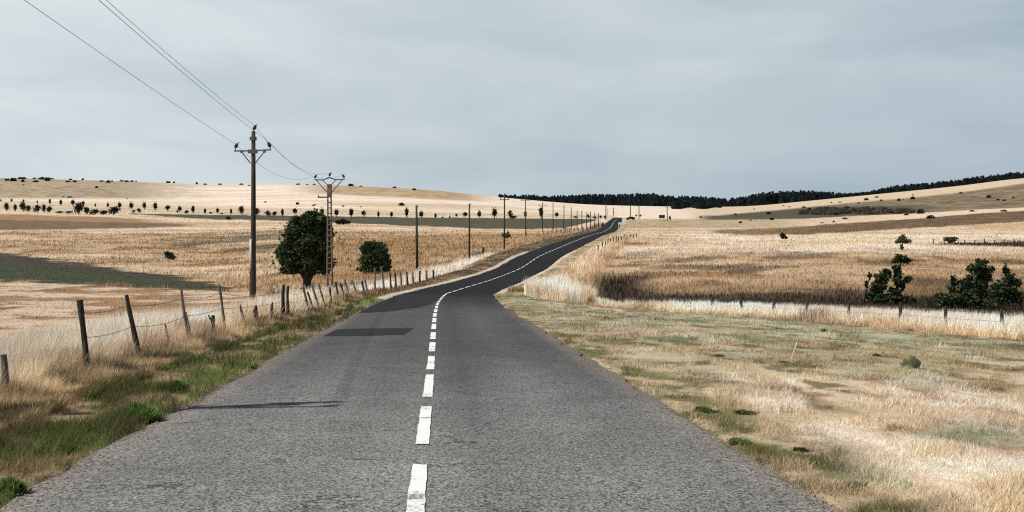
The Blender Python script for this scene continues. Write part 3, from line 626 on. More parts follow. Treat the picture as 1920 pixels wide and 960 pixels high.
cl3 = fbm(X * 0.22, D * 0.10, 437, 4); j = j * (0.80 + 0.40 * sstep(cl2, 0.35, 0.65))[:, None] * (0.82 + 0.34 * sstep(cl3, 0.38, 0.62))[:, None]
tint = np.stack([1 + 0.06 * RNG.normal(size=n), np.ones(n), 1 + 0.08 * RNG.normal(size=n)], 1)
c = np.clip(c * j * tint * np.where(k == 2, 1.45, 1.15)[:, None], 0.004, 0.88)
for kk, nm, lb, ct in ((0, 'field_grass', 'dry brown and tan grass covering the fields and slopes', 'grass'),
                       (1, 'verge_grass', 'short green and straw coloured grass on the verges beside the road', 'grass'),
                       (2, 'tall_dry_grass', 'tall bleached straw coloured grass standing along the fences', 'tall grass')):
    m_ = k == kk
    blades(X[m_], D[m_], Z[m_], h[m_], wd_[m_], c[m_], nm, lb, ct, 0.3 if kk != 1 else 0.7)
    print(nm, int(m_.sum()))

# ------------------------------------------------------------------ utility poles
def zat(D, py): return D * float(slope(py))
def xat(D, px): return (px - 960) / F * D
def insulator(mb, x, z, lean, y=0.0):
    mb.tube([(x, y, z), (x, y, z + 0.14)], 0.022, 6)
    mb.tube([(x, y, z + 0.12), (x + lean * .03, y, z + 0.20), (x + lean * .10, y, z + 0.32), (x + lean * .13, y, z + 0.36)], [0.05, 0.10, 0.075, 0.03], 8)
    mb.tube([(x + lean * .10, y, z + 0.33), (x + lean * .22, y, z + 0.42)], 0.018, 5)
def wooden_power_pole(loc, H, label):
    """round timber pole, H = height of the shaft; cross-arm 1.1 m below its top"""
    root = empty('power_pole', loc, R(-4)); tag(root, label, 'utility pole', 'power poles carrying the three wires')
    MB().tube([(0, 0, -0.5), (0.0, 0, H * 0.25), (0.03, 0, H * 0.6), (0.05, 0, H)], [0.155, 0.14, 0.125, 0.10], 14).build('shaft', M['pole'], root, smooth=True)
    MB().tube([(-0.03, -0.01, -0.4), (-0.02, -0.01, 2.35)], [0.185, 0.165], 12, jit=0.05).build('butt_sleeve', M['wood'], root)
    MB().tube([(-0.12, -0.10, 2.3), (-0.09, -0.12, 3.1), (-0.085, -0.12, 3.9)], [0.05, 0.06, 0.055], 8).build('cable_guard', M['sheath'], root, smooth=True)
    za = H - 1.02
    a = MB(); a.box((-0.50, -0.11, za), (0.86, 0.07, 0.07)); a.box((0.58, -0.11, za + 0.03), (0.84, 0.07, 0.07), ry=R(-3)); a.box((0.04, -0.11, za - 0.03), (0.52, 0.09, 0.2), 0.03)
    a.build('crossarm', M['steel'], root)
    for s in (-1, 1):
        b = MB(); b.tube([(0.05 + s * 0.62, -0.11, za - 0.02), (0.04 + s * 0.12, -0.11, za - 0.64)], 0.028, 6); b.box((0.05 + s * 0.60, -0.11, za - 0.05), (0.13, 0.09, 0.10), 0.02); b.build('brace', M['steel'], root)
    c = MB(); c.box((0.04, -0.02, H - 0.38), (0.32, 0.3, 0.17), 0.05); c.build('collar', M['steel'], root)
    for x, z, ln in ((-0.88, za + 0.03, 1), (0.96, za + 0.06, -1), (0.06, H - 0.05, 1)):
        i = MB(); insulator(i, x, z, ln, -0.1 if abs(x) > .5 else 0); i.build('insulator', M['insul'], root)
    return root, [(-0.88, -0.1, za + 0.36), (0.96, -0.1, za + 0.4), (0.1, 0, H + 0.3)]
P1 = (xat(60, 474.5), 60.0); g1 = hz(*P1); H1 = zat(60, 246) - g1
pole1, at1 = wooden_power_pole((P1[0], P1[1], g1), H1, 'tall timber power pole with a white cable guard, rising beside the wire fence')
P0 = (-9.35, 12.0); g0 = hz(*P0)
pole0, at0 = wooden_power_pole((P0[0], P0[1], g0), 9.35, 'timber power pole in the left field, casting its thin shadow over the near road')
def ladder_pole(loc, H):
    root = empty('concrete_power_pole', loc, R(-3)); tag(root, 'concrete power pole with ladder-like openings standing in front of the big tree', 'utility pole', 'power poles carrying the three wires')
    b = MB(); zb = H - 0.9
    for s in (-1, 1): b.tube([(s * 0.19, 0, -0.4), (s * 0.125, 0, zb)], [0.085, 0.06], 4)
    z = 0.15
    while z < zb: 
        w = 0.19 - 0.065 * z / zb; b.box((0, 0, z), (2 * w, 0.10, 0.09)); z += 0.43
    b.build('shaft', M['concrete'], root)
    MB().box((0, 0, H - 0.45), (0.36, 0.22, 0.92), 0.03).build('pole_head', M['concrete'], root)
    a = MB(); pts = [(-1.15, -0.06, H + 0.35), (-0.5, -0.06, H + 0.33), (0, -0.06, H + 0.52), (0.5, -0.06, H + 0.35), (1.2, -0.06, H + 0.37)]
    for p, q in zip(pts[:-1], pts[1:]): a.tube([p, q], 0.045, 6)
    a.build('crossarm', M['steel'], root)
    for s in (-1, 1):
        c = MB(); c.tube([(s * 1.0, -0.06, H + 0.3), (s * 0.2, -0.06, H - 0.6)], 0.035, 6); c.tube([(s * 0.5, -0.06, H + 0.3), (s * 0.17, -0.06, H - 0.02)], 0.03, 6); c.build('brace', M['steel'], root)
    for x, z, l in ((-1.13, H + 0.36, 1), (1.17, H + 0.38, -1), (0.0, H + 0.52, 1)):
        i = MB(); insulator(i, x, z, l, -0.06); i.build('insulator', M['insul'], root)
    d = MB(); d.box((-0.52, -0.12, H - 1.0), (0.75, 0.08, 0.1)); d.tube([(-0.8, -0.12, H - 0.97), (-0.88, -0.12, H - 0.8)], 0.03, 6); d.build('side_bracket', M['wood'], root)
    return [(-1.05, -0.06, H + 0.72), (1.1, -0.06, H + 0.76), (0.1, -0.06, H + 0.9)]
P2 = (xat(90, 618), 90.0); g2 = hz(*P2); H2 = zat(90, 345.5) - g2
at2 = ladder_pole((P2[0], P2[1], g2), H2)
def wire(a, b, sag, label, r=0.008):
    pts = []
    for i in range(33):
        t = i / 32; pts.append(Vector(a).lerp(Vector(b), t) - Vector((0, 0, 4 * sag * t * (1 - t))))
    tag(MB().tube(pts, r, 5, cap=False).build('power_line', M['wire']), label, 'power line', 'overhead power lines')
def wpt(P, g, rz, p): return (P[0] + p[0] * math.cos(rz) - p[1] * math.sin(rz), P[1] + p[0] * math.sin(rz) + p[1] * math.cos(rz), g + p[2])
for i, (nm, sg) in enumerate((('left', 0.12), ('right', 0.22), ('top', 0.24))):
    side = {'left': 'leftmost', 'right': 'rightmost', 'top': 'topmost'}[nm]
    wire(wpt(P0, g0, R(-4), at0[i]), wpt(P1, g1, R(-4), at1[i]), sg, f'{side} wire running overhead to the timber pole from the upper left corner')
    wire(wpt(P1, g1, R(-4), at1[i]), wpt(P2, g2, R(-3), at2[i]), 0.95, f'{side} thin wire sagging between the timber pole and the concrete pole')

TP = [(782, 508, 385, 1), (880, 489, 382, 0), (945.5, 468, 363, 0), (986, 445, 368, 0), (1017, 434, 380, 0), (1037, 432, 381, 1), (1057, 431, 385, 0), (1071, 432, 389, 1),
      (1082, 431, 396, 0), (1091, 432, 395, 0), (1100, 430, 398, 0), (1107, 429, 397, 0), (1115, 427, 399, 0), (1122, 425, 400, 0), (1136, 412, 380, 0), (1150, 404, 389, 0), (1182, 409, 386, 0), (1198, 411, 383, 0), (1251, 413, 386, 0)]
for i, (px, b, t, dk) in enumerate(TP):
    x, d, z = hit(px, b); H = zat(d, t) - z; m = M['dark_pole'] if dk else M['pole']
    nm = 'black tarred' if dk else 'slim timber'
    root = empty('telephone_pole', (x, d, z)); tag(root, f'{nm} roadside pole, {ordw(i)} along the line from the near end to the village', 'utility pole', 'roadside poles receding into the distance')
    r0 = (0.15 if i == 0 else 0.13) if d < 300 else 0.0004 * d
    ln = random.uniform(-.01, .01) * H
    MB().tube([(0, 0, -0.3), (ln * .5, 0, H * .5), (ln, 0, H)], [r0, r0 * .9, r0 * .75], 8).build('shaft', m, root, smooth=True)
    if i < 14:
        q = MB(); q.tube([(ln, 0, H - 0.25), (ln + 0.16, 0, H - 0.2), (ln + 0.18, 0, H + 0.08)], 0.03 if d < 300 else 0.05, 5); q.build('bracket', M['steel'], root)
    if i in (2, 3, 4, 17, 18):
        w = 0.75 if i == 2 else 1.1; q = MB(); q.box((ln, 0, H - 0.9), (2 * w, 0.1, 0.1)); q.build('crossarm', M['steel'], root)
        for s in (-1, 1): q = MB(); insulator(q, ln + s * w * .9, H - 0.9, -s); q.build('insulator', M['insul'], root)

# ------------------------------------------------------------------ fences
def post_mesh(L, r, style, seed):
    random.seed(seed); mb = MB(); n = 9; pts = []; rad = []
    for i in range(7):
        t = i / 6; pts.append((0.025 * math.sin(t * 5 + seed) * L, 0.02 * math.cos(t * 4 + seed), -0.3 + (L + 0.3) * t)); rad.append(r * (1.1 - 0.25 * t) * random.uniform(.9, 1.1))
    if style == 'broken': rad[-1] *= 0.35; pts[-1] = (pts[-1][0] - r * .4, pts[-1][1], pts[-1][2])
    mb.tube(pts, rad, n, jit=0.14)
    if style == 'fork': mb.tube([(0, 0, L * .72), (-0.09, 0, L * .9), (-0.13, 0, L * 1.02)], [r * .6, r * .5, r * .3], 7, jit=.15)
    if style == 'prop': mb.tube([(0.16, 0.05, -0.2), (0.02, 0.02, L * .62)], [r * .7, r * .55], 7, jit=.15)
    return mb
def rot_post(parent, mb, base, top, m, label=None):
    b = Vector(base); v = Vector(top) - b; o = link('fence_post', mb.mesh('fence_post', m), parent)
    o.location = b - Vector(parent.location); o.rotation_euler = v.to_track_quat('Z', 'Y').to_euler()
    if label: o['label'] = label
    return o
def fence_D(px, f, lo, hi):
    d = np.linspace(lo, hi, 6000); x = f(d); p = 960 + F * x / d; return float(d[int(np.argmin(np.abs(p - px)))])
fL = lambda d: xc(d) + fence_s(d)
LP = [(8, 3, 664, 'plain', .07, 1), (161, 150, 562, 'prop', .075, 0), (261, 238, 551, 'plain', .07, 0), (322, 312, 606, 'plain', .035, 1), (357, 341, 541, 'prop', .05, 1), (402, 399, 591, 'fork', .075, 0),
      (425, 410, 533, 'plain', .055, 1), (461, 447, 569, 'broken', .06, 0), (480, 477, 572, 'broken', .13, 0), (510, 509, 566, 'broken', .085, 0), (527, 533, 533, 'plain', .10, 0), (538, 540, 536, 'plain', .08, 0),
      (580, 567, 537, 'plain', .085, 1), (589, 575, 545, 'plain', .06, 0), (599, 585, 533, 'plain', .07, 1), (610, 598, 530, 'plain', .06, 1), (621, 620, 538, 'plain', .05, 0), (638, 629, 527, 'plain', .075, 0),
      (647, 637, 529, 'plain', .07, 0), (656, 645, 524, 'plain', .06, 1), (670, 659, 523, 'plain', .07, 1), (684, 678, 526, 'plain', .06, 0), (690, 684, 524, 'plain', .05, 1), (704, 702, 503, 'plain', .05, 1),
      (721, 714, 499, 'plain', .04, 1), (733, 731, 511, 'plain', .05, 0), (742, 740, 512, 'plain', .05, 0), (752, 751, 510, 'plain', .05, 1), (764, 763, 510, 'plain', .05, 0), (775, 774, 509, 'plain', .05, 1), (788, 787, 508, 'plain', .05, 0), (800, 799, 507, 'plain', .05, 1), (813, 812, 506, 'plain', .05, 0)]
fl = empty('wire_fence', (float(fL(16.0)), 16.0, hz(float(fL(16.0)), 16.0)))
tag(fl, 'leaning old timber posts strung with barbed wire beside the left verge of the road', 'fence')
prev = None; tops = []
for i, (pb, pt, ty, st, r, grey) in enumerate(LP):
    d = fence_D(pb, fL, 9, 125); x = float(fL(d)); zb = hz(x, d); zt = zat(d, ty); L = min(max(zt - zb, 0.55), 1.9); zt = zb + L if zt - zb > 1.9 or zt - zb < .55 else zt
    top = (xat(d, pt), d + random.uniform(-.1, .1), zt)
    r = max(r * .68, 0.0009 * d)
    lb = {'prop': 'upright post with a slanting prop', 'fork': 'short post with a forked top', 'broken': 'broken stump of a post'}.get(st)
    rot_post(fl, post_mesh(L, r, st, i + 3), (x, d, zb), top, M['grey_wood'] if grey else M['wood'], lb)
    if st in ('plain', 'prop') and L > 0.95: tops.append((Vector((x, d, zb)), Vector(top)))
random.seed(5)
for frac in (0.55, 0.84):
    mb = MB()
    for (b0, t0), (b1, t1) in zip(tops[:-1], tops[1:]):
        a = b0.lerp(t0, frac); b = b1.lerp(t1, frac); sg = (b - a).length * random.uniform(.004, .022)
        mb.tube([a.lerp(b, t) - Vector((0, 0, 4 * sg * t * (1 - t))) - Vector(fl.location) + Vector((0, -0.05, 0)) for t in np.linspace(0, 1, 7)], 0.0028 + 0.00006 * a.y, 4, cap=False)
        k = (b - a).length
        if a.y < 30:
            for q in np.arange(.1, k, 0.16):
                c_ = a.lerp(b, q / k) - Vector((0, 0, 4 * sg * (q / k) * (1 - q / k))) - Vector(fl.location) + Vector((0, -0.05, 0)); mb.tube([c_ - Vector((.012, 0, .014)), c_ + Vector((.012, 0, .014))], 0.003, 3)
    mb.build('barbed_wire', M['rust'], fl)
def rline(d): return RF0[0] + (RF1[0] - RF0[0]) * (d - RF0[1]) / (RF1[1] - RF0[1])
RP = [(1883, 586, 'd'), (1777, 581, 'g'), (1691, 573, 'g'), (1592, 572, 'd'), (1513, 573, 'd'), (1450, 567, 'd'), (1392, 564, 'g'), (1338, 564, 'g'), (1293, 565, 'g'), (1253, 566, 'g'), (1211, 566, 'g'), (1168, 567, 'g')]
fr = empty('wire_fence', (rline(40), 40, hz(rline(40), 40))); tag(fr, 'short post and wire fence standing in the white grass strip on the right', 'fence')
tops = []
for i, (px, ty, k_) in enumerate(RP):
    d = fence_D(px, rline, 28, 75); x = rline(d); zb = hz(x, d); zt = max(zat(d, ty), zb + .75) + .10
    rot_post(fr, post_mesh(zt - zb, max(.06, .00135 * d), 'plain', i + 50), (x, d, zb), (x + random.uniform(-.05, .08), d, zt), M['wood'])
    tops.append((Vector((x, d, zb)), Vector((x, d, zt))))
for frac in (0.55, 0.85):
    mb = MB()
    for (b0, t0), (b1, t1) in zip(tops[:-1], tops[1:]): mb.tube([b0.lerp(t0, frac) - Vector(fr.location), b1.lerp(t1, frac) - Vector(fr.location)], 0.006, 4, cap=False)
    mb.build('wire', M['rust'], fr)
def far_fence(pts, hpx, label, m, r=0.05, step=9):
    P = []
    for (a, b) in zip(pts[:-1], pts[1:]):
        n = max(1, int(abs(b[0] - a[0]) / step))
        for i in range(n): t = i / n; P.append(hit(a[0] + (b[0] - a[0]) * t, a[1] + (b[1] - a[1]) * t))
    f = empty('wire_fence', P[0]); tag(f, label, 'fence', None); o = Vector(P[0])
    for p in P:
        H = hpx * p[1] / F * random.uniform(.8, 1.1); MB().tube([Vector(p) - o - Vector((0, 0, .2)), Vector(p) - o + Vector((random.uniform(-.08, .08), 0, H))], max(r, .00045 * p[1]), 6, jit=.1).build('fence_post', m, f)
    w = MB()
    for p, q in zip(P[:-1], P[1:]): w.tube([Vector(p) - o + Vector((0, 0, hpx * p[1] / F * .75)), Vector(q) - o + Vector((0, 0, hpx * q[1] / F * .75))], 0.012, 3, cap=False)
    w.build('wire', M['rust'], f)
far_fence([(1750, 457), (1790, 458), (1920, 457)], 9, 'distant thin fence along the dark ditch line on the right hillside', M['wood'], .05, 18)
far_fence([(1122, 470), (1130, 464), (1150, 456), (1170, 452)], 12, 'brown fence posts in a close row right of the far road bend', M['wood'], .07, 4.5)
far_fence([(1170, 446), (1200, 444)], 6, 'row of small brown stakes in the pale field beyond the road', M['wood'], .06, 6)
far_fence([(1010, 441), (1060, 437), (1118, 430)], 8, 'pale stakes along the left side of the far road', M['grey_wood'], .06, 8)

# ------------------------------------------------------------------ trees and shrubs
def px_tree(name, base, lobes, stems, n, leaf, m, label, cat, seed=1, group=None, depth=0.9, shell=.45, bark=None, core=.86, rag=0.0):
    x, d, z = base; k = d / F; root = empty(name, (x, d, z)); tag(root, label, cat, group)
    bpx, bpy_ = 960 + x / k, None
    _, by = proj(x, d, z); by = float(by); r = random.Random(seed)
    Lb = [((cx - bpx) * k, r.uniform(-.25, .25) * rx * k, (by - cy) * k, rx * k, rx * k * depth, ry * k) for cx, cy, rx, ry in lobes]
    sub = []
    for (cx, cy, cz, rx, ry, rz) in Lb:
        sub.append((cx, cy, cz, rx * core, ry * core, rz * core))
        for q in range(int(9 + 50 * rag)):
            th, ph = r.uniform(0, 6.283), math.acos(r.uniform(-1, 1)); f = r.uniform(.6, 1.0 + rag); g = r.uniform(.2 - .3 * rag, .42 - .4 * rag)
            sub.append((cx + rx * f * .85 * math.sin(ph) * math.cos(th), cy + ry * f * .85 * math.sin(ph) * math.sin(th), cz + rz * f * .85 * math.cos(ph), rx * g, ry * g, rz * g * .9))
    link('crown', leaves_mesh('crown', sub, n, leaf, m, shell, seed, soft=.25 + 2.4 * rag), root)
    mb = MB()
    for pts, w0, w1 in stems:
        P = [((a - bpx) * k, r.uniform(-.1, .1) if i else 0, (by - b) * k - (0.3 if i == 0 else 0)) for i, (a, b) in enumerate(pts)]
        mb.tube(P, [k * (w0 + (w1 - w0) * i / (len(P) - 1)) / 2 for i in range(len(P))], 8, jit=.08)
    mb.build('trunk', bark or M['bark'], root, smooth=True)
    return root
d_ = 98.0; b_ = (xat(d_, 575), d_, hz(xat(d_, 575), d_))
px_tree('broadleaf_tree', b_, [(588, 411, 26, 17), (560, 427, 27, 20), (602, 425, 23, 23), (540, 470, 22, 24), (574, 458, 40, 32), (605, 467, 22, 36), (545, 488, 25, 15), (583, 492, 38, 17), (611, 490, 15, 22), (556, 446, 27, 22), (527, 478, 13, 16), (548, 505, 28, 10), (596, 506, 26, 10), (615, 440, 12, 22)],
        [([(576, 537), (575, 520), (574, 500), (572, 470), (575, 430)], 17, 4), ([(575, 522), (560, 505), (545, 480)], 8, 3), ([(577, 522), (592, 503), (605, 470)], 9, 3), ([(576, 510), (585, 480), (592, 430)], 8, 2)],
        15000, 0.16, M['leaf'], 'largest tree, dark green and round-headed on a thick trunk behind the concrete pole', 'tree', 3)
d_ = 124.0; b_ = (xat(d_, 703), d_, hz(xat(d_, 703), d_))
px_tree('round_tree', b_, [(703, 482, 28, 24), (695, 466, 20, 15), (712, 466, 18, 14), (718, 492, 18, 17), (688, 492, 16, 18), (703, 503, 31, 9), (703, 508, 30, 5)],
        [([(703, 514), (703, 495), (704, 470)], 9, 3), ([(703, 505), (690, 480)], 4, 2), ([(704, 505), (716, 480)], 4, 2)], 7000, 0.16, M['leaf'], 'dark rounded small tree to the right of the largest tree, reaching the ground', 'tree', 4)
g3 = 'dark shrubs in the brown gully'
def bb(px, py): return hit(px, py, 62)
px_tree('gnarled_shrub', bb(1660, 570), [(1690, 484, 15, 7), (1697, 489, 10, 5), (1680, 489, 8, 5), (1679, 503, 7, 7), (1683, 520, 9, 20), (1655, 520, 14, 12), (1647, 538, 15, 14), (1637, 553, 15, 12), (1701, 524, 8, 6), (1693, 535, 7, 9), (1631, 518, 5, 6), (1625, 535, 3, 12), (1664, 512, 10, 8), (1650, 558, 24, 10), (1676, 552, 14, 14), (1700, 562, 20, 7)],
        [([(1680, 566), (1684, 530), (1688, 505), (1690, 484)], 6, 2), ([(1640, 568), (1650, 540), (1662, 515)], 6, 2), ([(1684, 550), (1694, 535), (1704, 522)], 4, 1.5), ([(1620, 565), (1626, 538), (1633, 518)], 4, 1)], 8000, 0.11, M['leaf'],
        'gnarled dark shrub with slanting stems and a tuft raised high on a thin trunk', 'shrub', 6, g3, .7, .3, None, .62, .28)
px_tree('low_bush', bb(1795, 578), [(1795, 562, 38, 15), (1770, 566, 22, 11), (1826, 568, 24, 10), (1786, 540, 10, 22), (1805, 538, 8, 20), (1787, 525, 6, 10), (1812, 556, 26, 14), (1760, 572, 30, 7), (1850, 572, 26, 8)], [([(1795, 578), (1796, 560), (1788, 530)], 4, 1.5), ([(1798, 578), (1805, 540)], 4, 1)], 8000, 0.11, M['leaf'],
        'low wide dark bush with two upright shoots in front of the gully trees', 'shrub', 7, g3, .7, .3, None, .62, .28)
px_tree('leafy_shrub', bb(1838, 572), [(1836, 500, 20, 11), (1823, 503, 12, 7), (1838, 523, 18, 20), (1828, 545, 20, 16), (1850, 510, 13, 12), (1835, 491, 6, 6), (1848, 491, 7, 5), (1818, 535, 14, 16), (1845, 558, 22, 14)], [([(1838, 572), (1838, 545), (1837, 505)], 7, 2), ([(1838, 550), (1850, 515)], 4, 1)], 7500, 0.11, M['leaf'],
        'tallest dark shrub with a ragged fan-shaped top above the low wide bush', 'shrub', 8, g3, .7, .3, None, .62, .28)
px_tree('leafy_shrub', bb(1890, 574), [(1886, 504, 7, 8), (1891, 520, 12, 10), (1893, 542, 20, 18), (1874, 540, 12, 12), (1905, 530, 10, 10), (1880, 556, 24, 13), (1900, 556, 22, 13), (1868, 548, 14, 12)], [([(1890, 574), (1890, 540), (1886, 505)], 6, 1.5)], 6500, 0.11, M['leaf'],
        'dark pointed shrub standing furthest to the right in the brown gully', 'shrub', 9, g3, .7, .3, None, .62, .28)
px_tree('umbrella_tree', hit(1692, 468), [(1692, 449, 12, 7), (1684, 453, 8, 4), (1701, 452, 9, 5), (1692, 443, 6, 4)], [([(1692, 468), (1692, 456), (1691, 446)], 2.5, 1.5)], 900, 0.14, M['leaf_olive'], 'small umbrella-shaped olive tree in the pale field above the gnarled shrub', 'tree', 10, None, .9, .4)
px_tree('leaning_tree', hit(1783, 459), [(1783, 450, 11, 5), (1775, 448, 7, 4), (1792, 447, 6, 3)], [([(1786, 459), (1785, 452), (1781, 447)], 3, 1.5)], 700, 0.16, M['leaf'], 'small wind-bent dark tree beside the distant thin fence', 'tree', 11, None, .9, .4)
px_tree('dark_bush', hit(1469, 448), [(1469, 443, 5, 5), (1466, 440, 3, 4), (1473, 446, 4, 3)], [([(1469, 448), (1469, 442)], 2, 1)], 350, 0.22, M['leaf_far'], 'lone black bush in the pale field below the brown band', 'bush', 12)
px_tree('young_bush', hit(1691, 469), [(1691, 465, 4, 3), (1690, 461, 2, 3)], [([(1691, 469), (1691, 464)], 1.5, 1)], 260, 0.12, M['leaf_olive'], 'tiny bush directly beneath the umbrella-shaped olive tree', 'bush', 13)
px_tree('green_bush', hit(949, 447), [(950, 442, 8, 4), (945, 440, 5, 3), (953, 436, 3, 2)], [([(949, 447), (949, 441)], 2, 1)], 500, 0.18, M['leaf_olive'], 'green bush beside the roadside pole at the edge of the olive strip', 'bush', 14)
px_tree('round_bush', hit(318, 487), [(317, 480, 10, 7), (324, 483, 7, 4), (313, 475, 6, 4)], [([(318, 487), (318, 480)], 3, 2)], 1200, 0.16, M['leaf'], 'dark round bush beside fallen branches in the left field', 'bush', 15)
px_tree('long_bush', hit(642, 421), [(635, 416, 8, 4), (645, 415, 9, 4.5), (652, 417, 6, 3)], [([(642, 421), (642, 415)], 2, 1)], 700, 0.3, M['leaf_far'], 'long low dark bush on the olive strip right of the concrete pole', 'bush', 16)
px_tree('dark_bush', hit(428, 412), [(428, 409, 5, 2.5)], [([(428, 412), (428, 408)], 1.5, 1)], 200, 0.35, M['leaf_far'], 'small dark bush alone on the olive strip left of the timber pole', 'bush', 17)

# small trees in the long row: four shapes, then copies
def mini(kind, seed):
    lobes = {'oval': [(0, 0, .62, .27, .27, .36), (.05, 0, .45, .22, .22, .2)], 'round': [(0, 0, .62, .36, .36, .34), (-.08, 0, .7, .25, .25, .25)],
             'narrow': [(0, 0, .6, .18, .18, .4), (.02, 0, .4, .15, .15, .2)], 'broad': [(-.15, 0, .45, .42, .35, .38), (.2, 0, .58, .4, .35, .38), (0, 0, .75, .28, .28, .22)]}[kind]
    cm = leaves_mesh('crown', lobes, 560, 0.075, M['leaf_far'], .2, seed, soft=.55)
    tm = MB().tube([(0, 0, -.06), (0.01, 0, .25), (0, 0, .6)], [.045, .032, .015], 6).mesh('trunk', M['bark'])
    return cm, tm
MINI = {k: mini(k, i + 30) for i, k in enumerate(('oval', 'round', 'narrow', 'broad'))}
ROW = [(2, 378, 5, 'o'), (23, 379, 7, 'o'), (46, 381, 10, 'o'), (70, 382, 7, 'n'), (93, 383, 10, 'n'), (115, 385, 10, 'n'), (137, 386, 12, 'o'), (158, 387, 12, 'o'), (179, 388, 8, 'n'), (202, 390, 11, 'o'), (224, 392, 12, 'o'), (247, 393, 14, 'o'),
       (270, 393, 13, 'o'), (292.5, 395, 14, 'o'), (316, 396, 12, 'r'), (338, 397.5, 14, 'o'), (361, 399.5, 13, 'n'), (385, 401, 14, 'n'), (409, 401, 14, 'o'), (434, 402, 13, 'n'), (530, 406, 14, 'n'), (554, 403.5, 13, 'r'), (604.5, 406, 14, 'o'),
       (631, 406, 13, 'o'), (658, 407, 18, 'n'), (683, 407, 13, 'r'), (708.5, 408, 16, 'n'), (734, 407.5, 15, 'n'), (762, 408, 22, 'n'), (789, 409, 15, 'o'), (817, 409, 13, 'n'), (843, 410, 7, 'n'), (857, 407, 6, 'r'), (871, 409, 17, 'r'), (898, 409, 15, 'o'),
       (928, 409.5, 19, 'o'), (984, 409, 14, 'n'), (1014, 409.5, 19, 'n'), (1044, 409, 14, 'r')]
KN = {'o': 'oval', 'n': 'narrow', 'r': 'round', 'b': 'broad'}
def mini_tree(name, px, py, hpx, kind, label, cat, group, wide=1.0, parts=True):
    hpx *= random.uniform(.72, 1.15); wide *= random.uniform(.8, 1.15)
    x, d, z = hit(px, py, 250); Hm = hpx * d / F; cm, tm = MINI[KN[kind]]
    root = empty(name, (x, d, z), random.uniform(0, 6.28)); tag(root, label, cat, group); root.scale = (Hm * wide, Hm * wide, Hm)
    link('crown', cm, root); link('trunk', tm, root)
for i, (px, py, h_, kd) in enumerate(ROW):
    mini_tree('row_tree', px + random.uniform(-1.5, 1.5), py + .3, h_ * 1.0, kd, f'{KN[kd]} dark young tree, {ordw(i)} from the left in the long row below the hill', 'tree', 'young trees in a row below the hill')
HEDGE = [(13, 396, 10, 14), (29, 397, 8, 12), (44, 397, 12, 17), (54, 397, 8, 9), (70, 399, 16, 15), (83, 399, 8, 14), (93, 399, 12, 12), (112, 400, 20, 5), (130, 400, 16, 4), (148, 402, 20, 22), (163, 402, 12, 11), (177, 403, 14, 8), (195, 403, 20, 9), (214, 403, 20, 14), (251, 399, 5, 5), (261, 399, 9, 10),
         (333, 399, 8, 6), (350, 401, 10, 9), (395, 401, 7, 4), (416, 402, 7, 4), (453, 402, 14, 15), (481, 403, 14, 14), (503, 406, 13, 13), (515, 405, 12, 11), (830, 409, 8, 3), (957, 410, 9, 16), (963, 410, 12, 5), (1079, 409, 12, 4), (1103, 410, 8, 12), (1115, 410, 12, 5), (1126, 410, 9, 9), (1134, 410, 6, 6), (1130, 426, 5, 8)]
for i, (px, py, w, h_) in enumerate(HEDGE):
    mini_tree('hedge_bush', px, py, h_ * (1.3 if px < 230 else 1.05), 'b', f'bushy dark clump, {ordw(i)} from the left at the foot of the small tree row', 'bush', 'dark bushes between the fields', wide=w / h_ / 1.0)
SHM = [leaves_mesh('low_shrub', [(0, 0, .35, .5, .4, .5), (.35 * s, 0, .25, .35, .3, .35), (-.3, 0, .3, .3, .3, .4)], 170, 0.16, M['leaf_far'], .4, 60 + j) for j, s in enumerate((1, -1, .4))]
def scrub(lst, text, group):
    for i, (px, py, w, h_) in enumerate(sorted(lst)):
        x, d, z = hit(px, py + .6, 250); o = link('low_shrub', random.choice(SHM)); k = d / F
        o.location = (x, d, z); o.scale = (w * k * .95, w * k * .95, h_ * k * 1.1); o.rotation_euler = (0, 0, random.uniform(-.4, .4))
        tag(o, text % ordw(i), 'shrub', group)
scrub([(14, 338, 8, 4), (26, 339, 10, 7), (42, 335, 14, 4), (44, 341, 6, 6), (66, 335, 6, 3), (68, 341, 12, 4), (80, 336, 16, 5), (90, 339, 9, 8), (98, 335, 8, 3), (129, 341, 8, 3), (133, 337, 6, 3), (141, 341, 6, 4), (156, 336, 4, 4), (192, 340, 7, 3), (204, 342, 9, 5), (211, 340, 4, 3), (230, 338, 8, 3),
       (239, 341, 7, 4), (248, 339, 8, 3), (256, 340, 3, 3), (316, 342, 7, 4), (327, 342, 4, 4), (370, 345, 4, 5), (385, 346, 6, 3), (413, 346, 6, 3), (453, 346, 8, 3), (468, 348, 4, 2), (560, 345, 7, 3), (577, 345, 5, 2), (590, 345, 5, 3), (658, 345, 9, 5), (677, 346, 8, 2), (740, 351, 8, 3), (777, 356, 8, 4)],
      'tiny dark shrub, %s from the left along the crest of the bare hill', 'shrubs along the hill crest')
scrub([(182, 352, 7, 4), (132, 370, 9, 3), (45, 347, 5, 2), (498, 379, 4, 3), (558, 383, 6, 5), (753, 385, 12, 6), (644, 387, 4, 3), (677, 388, 4, 2), (239, 373, 3, 2), (120, 369, 4, 2)],
      'tiny dark shrub, %s from the left on the open face of the bare hill', 'shrubs scattered on the hill face')
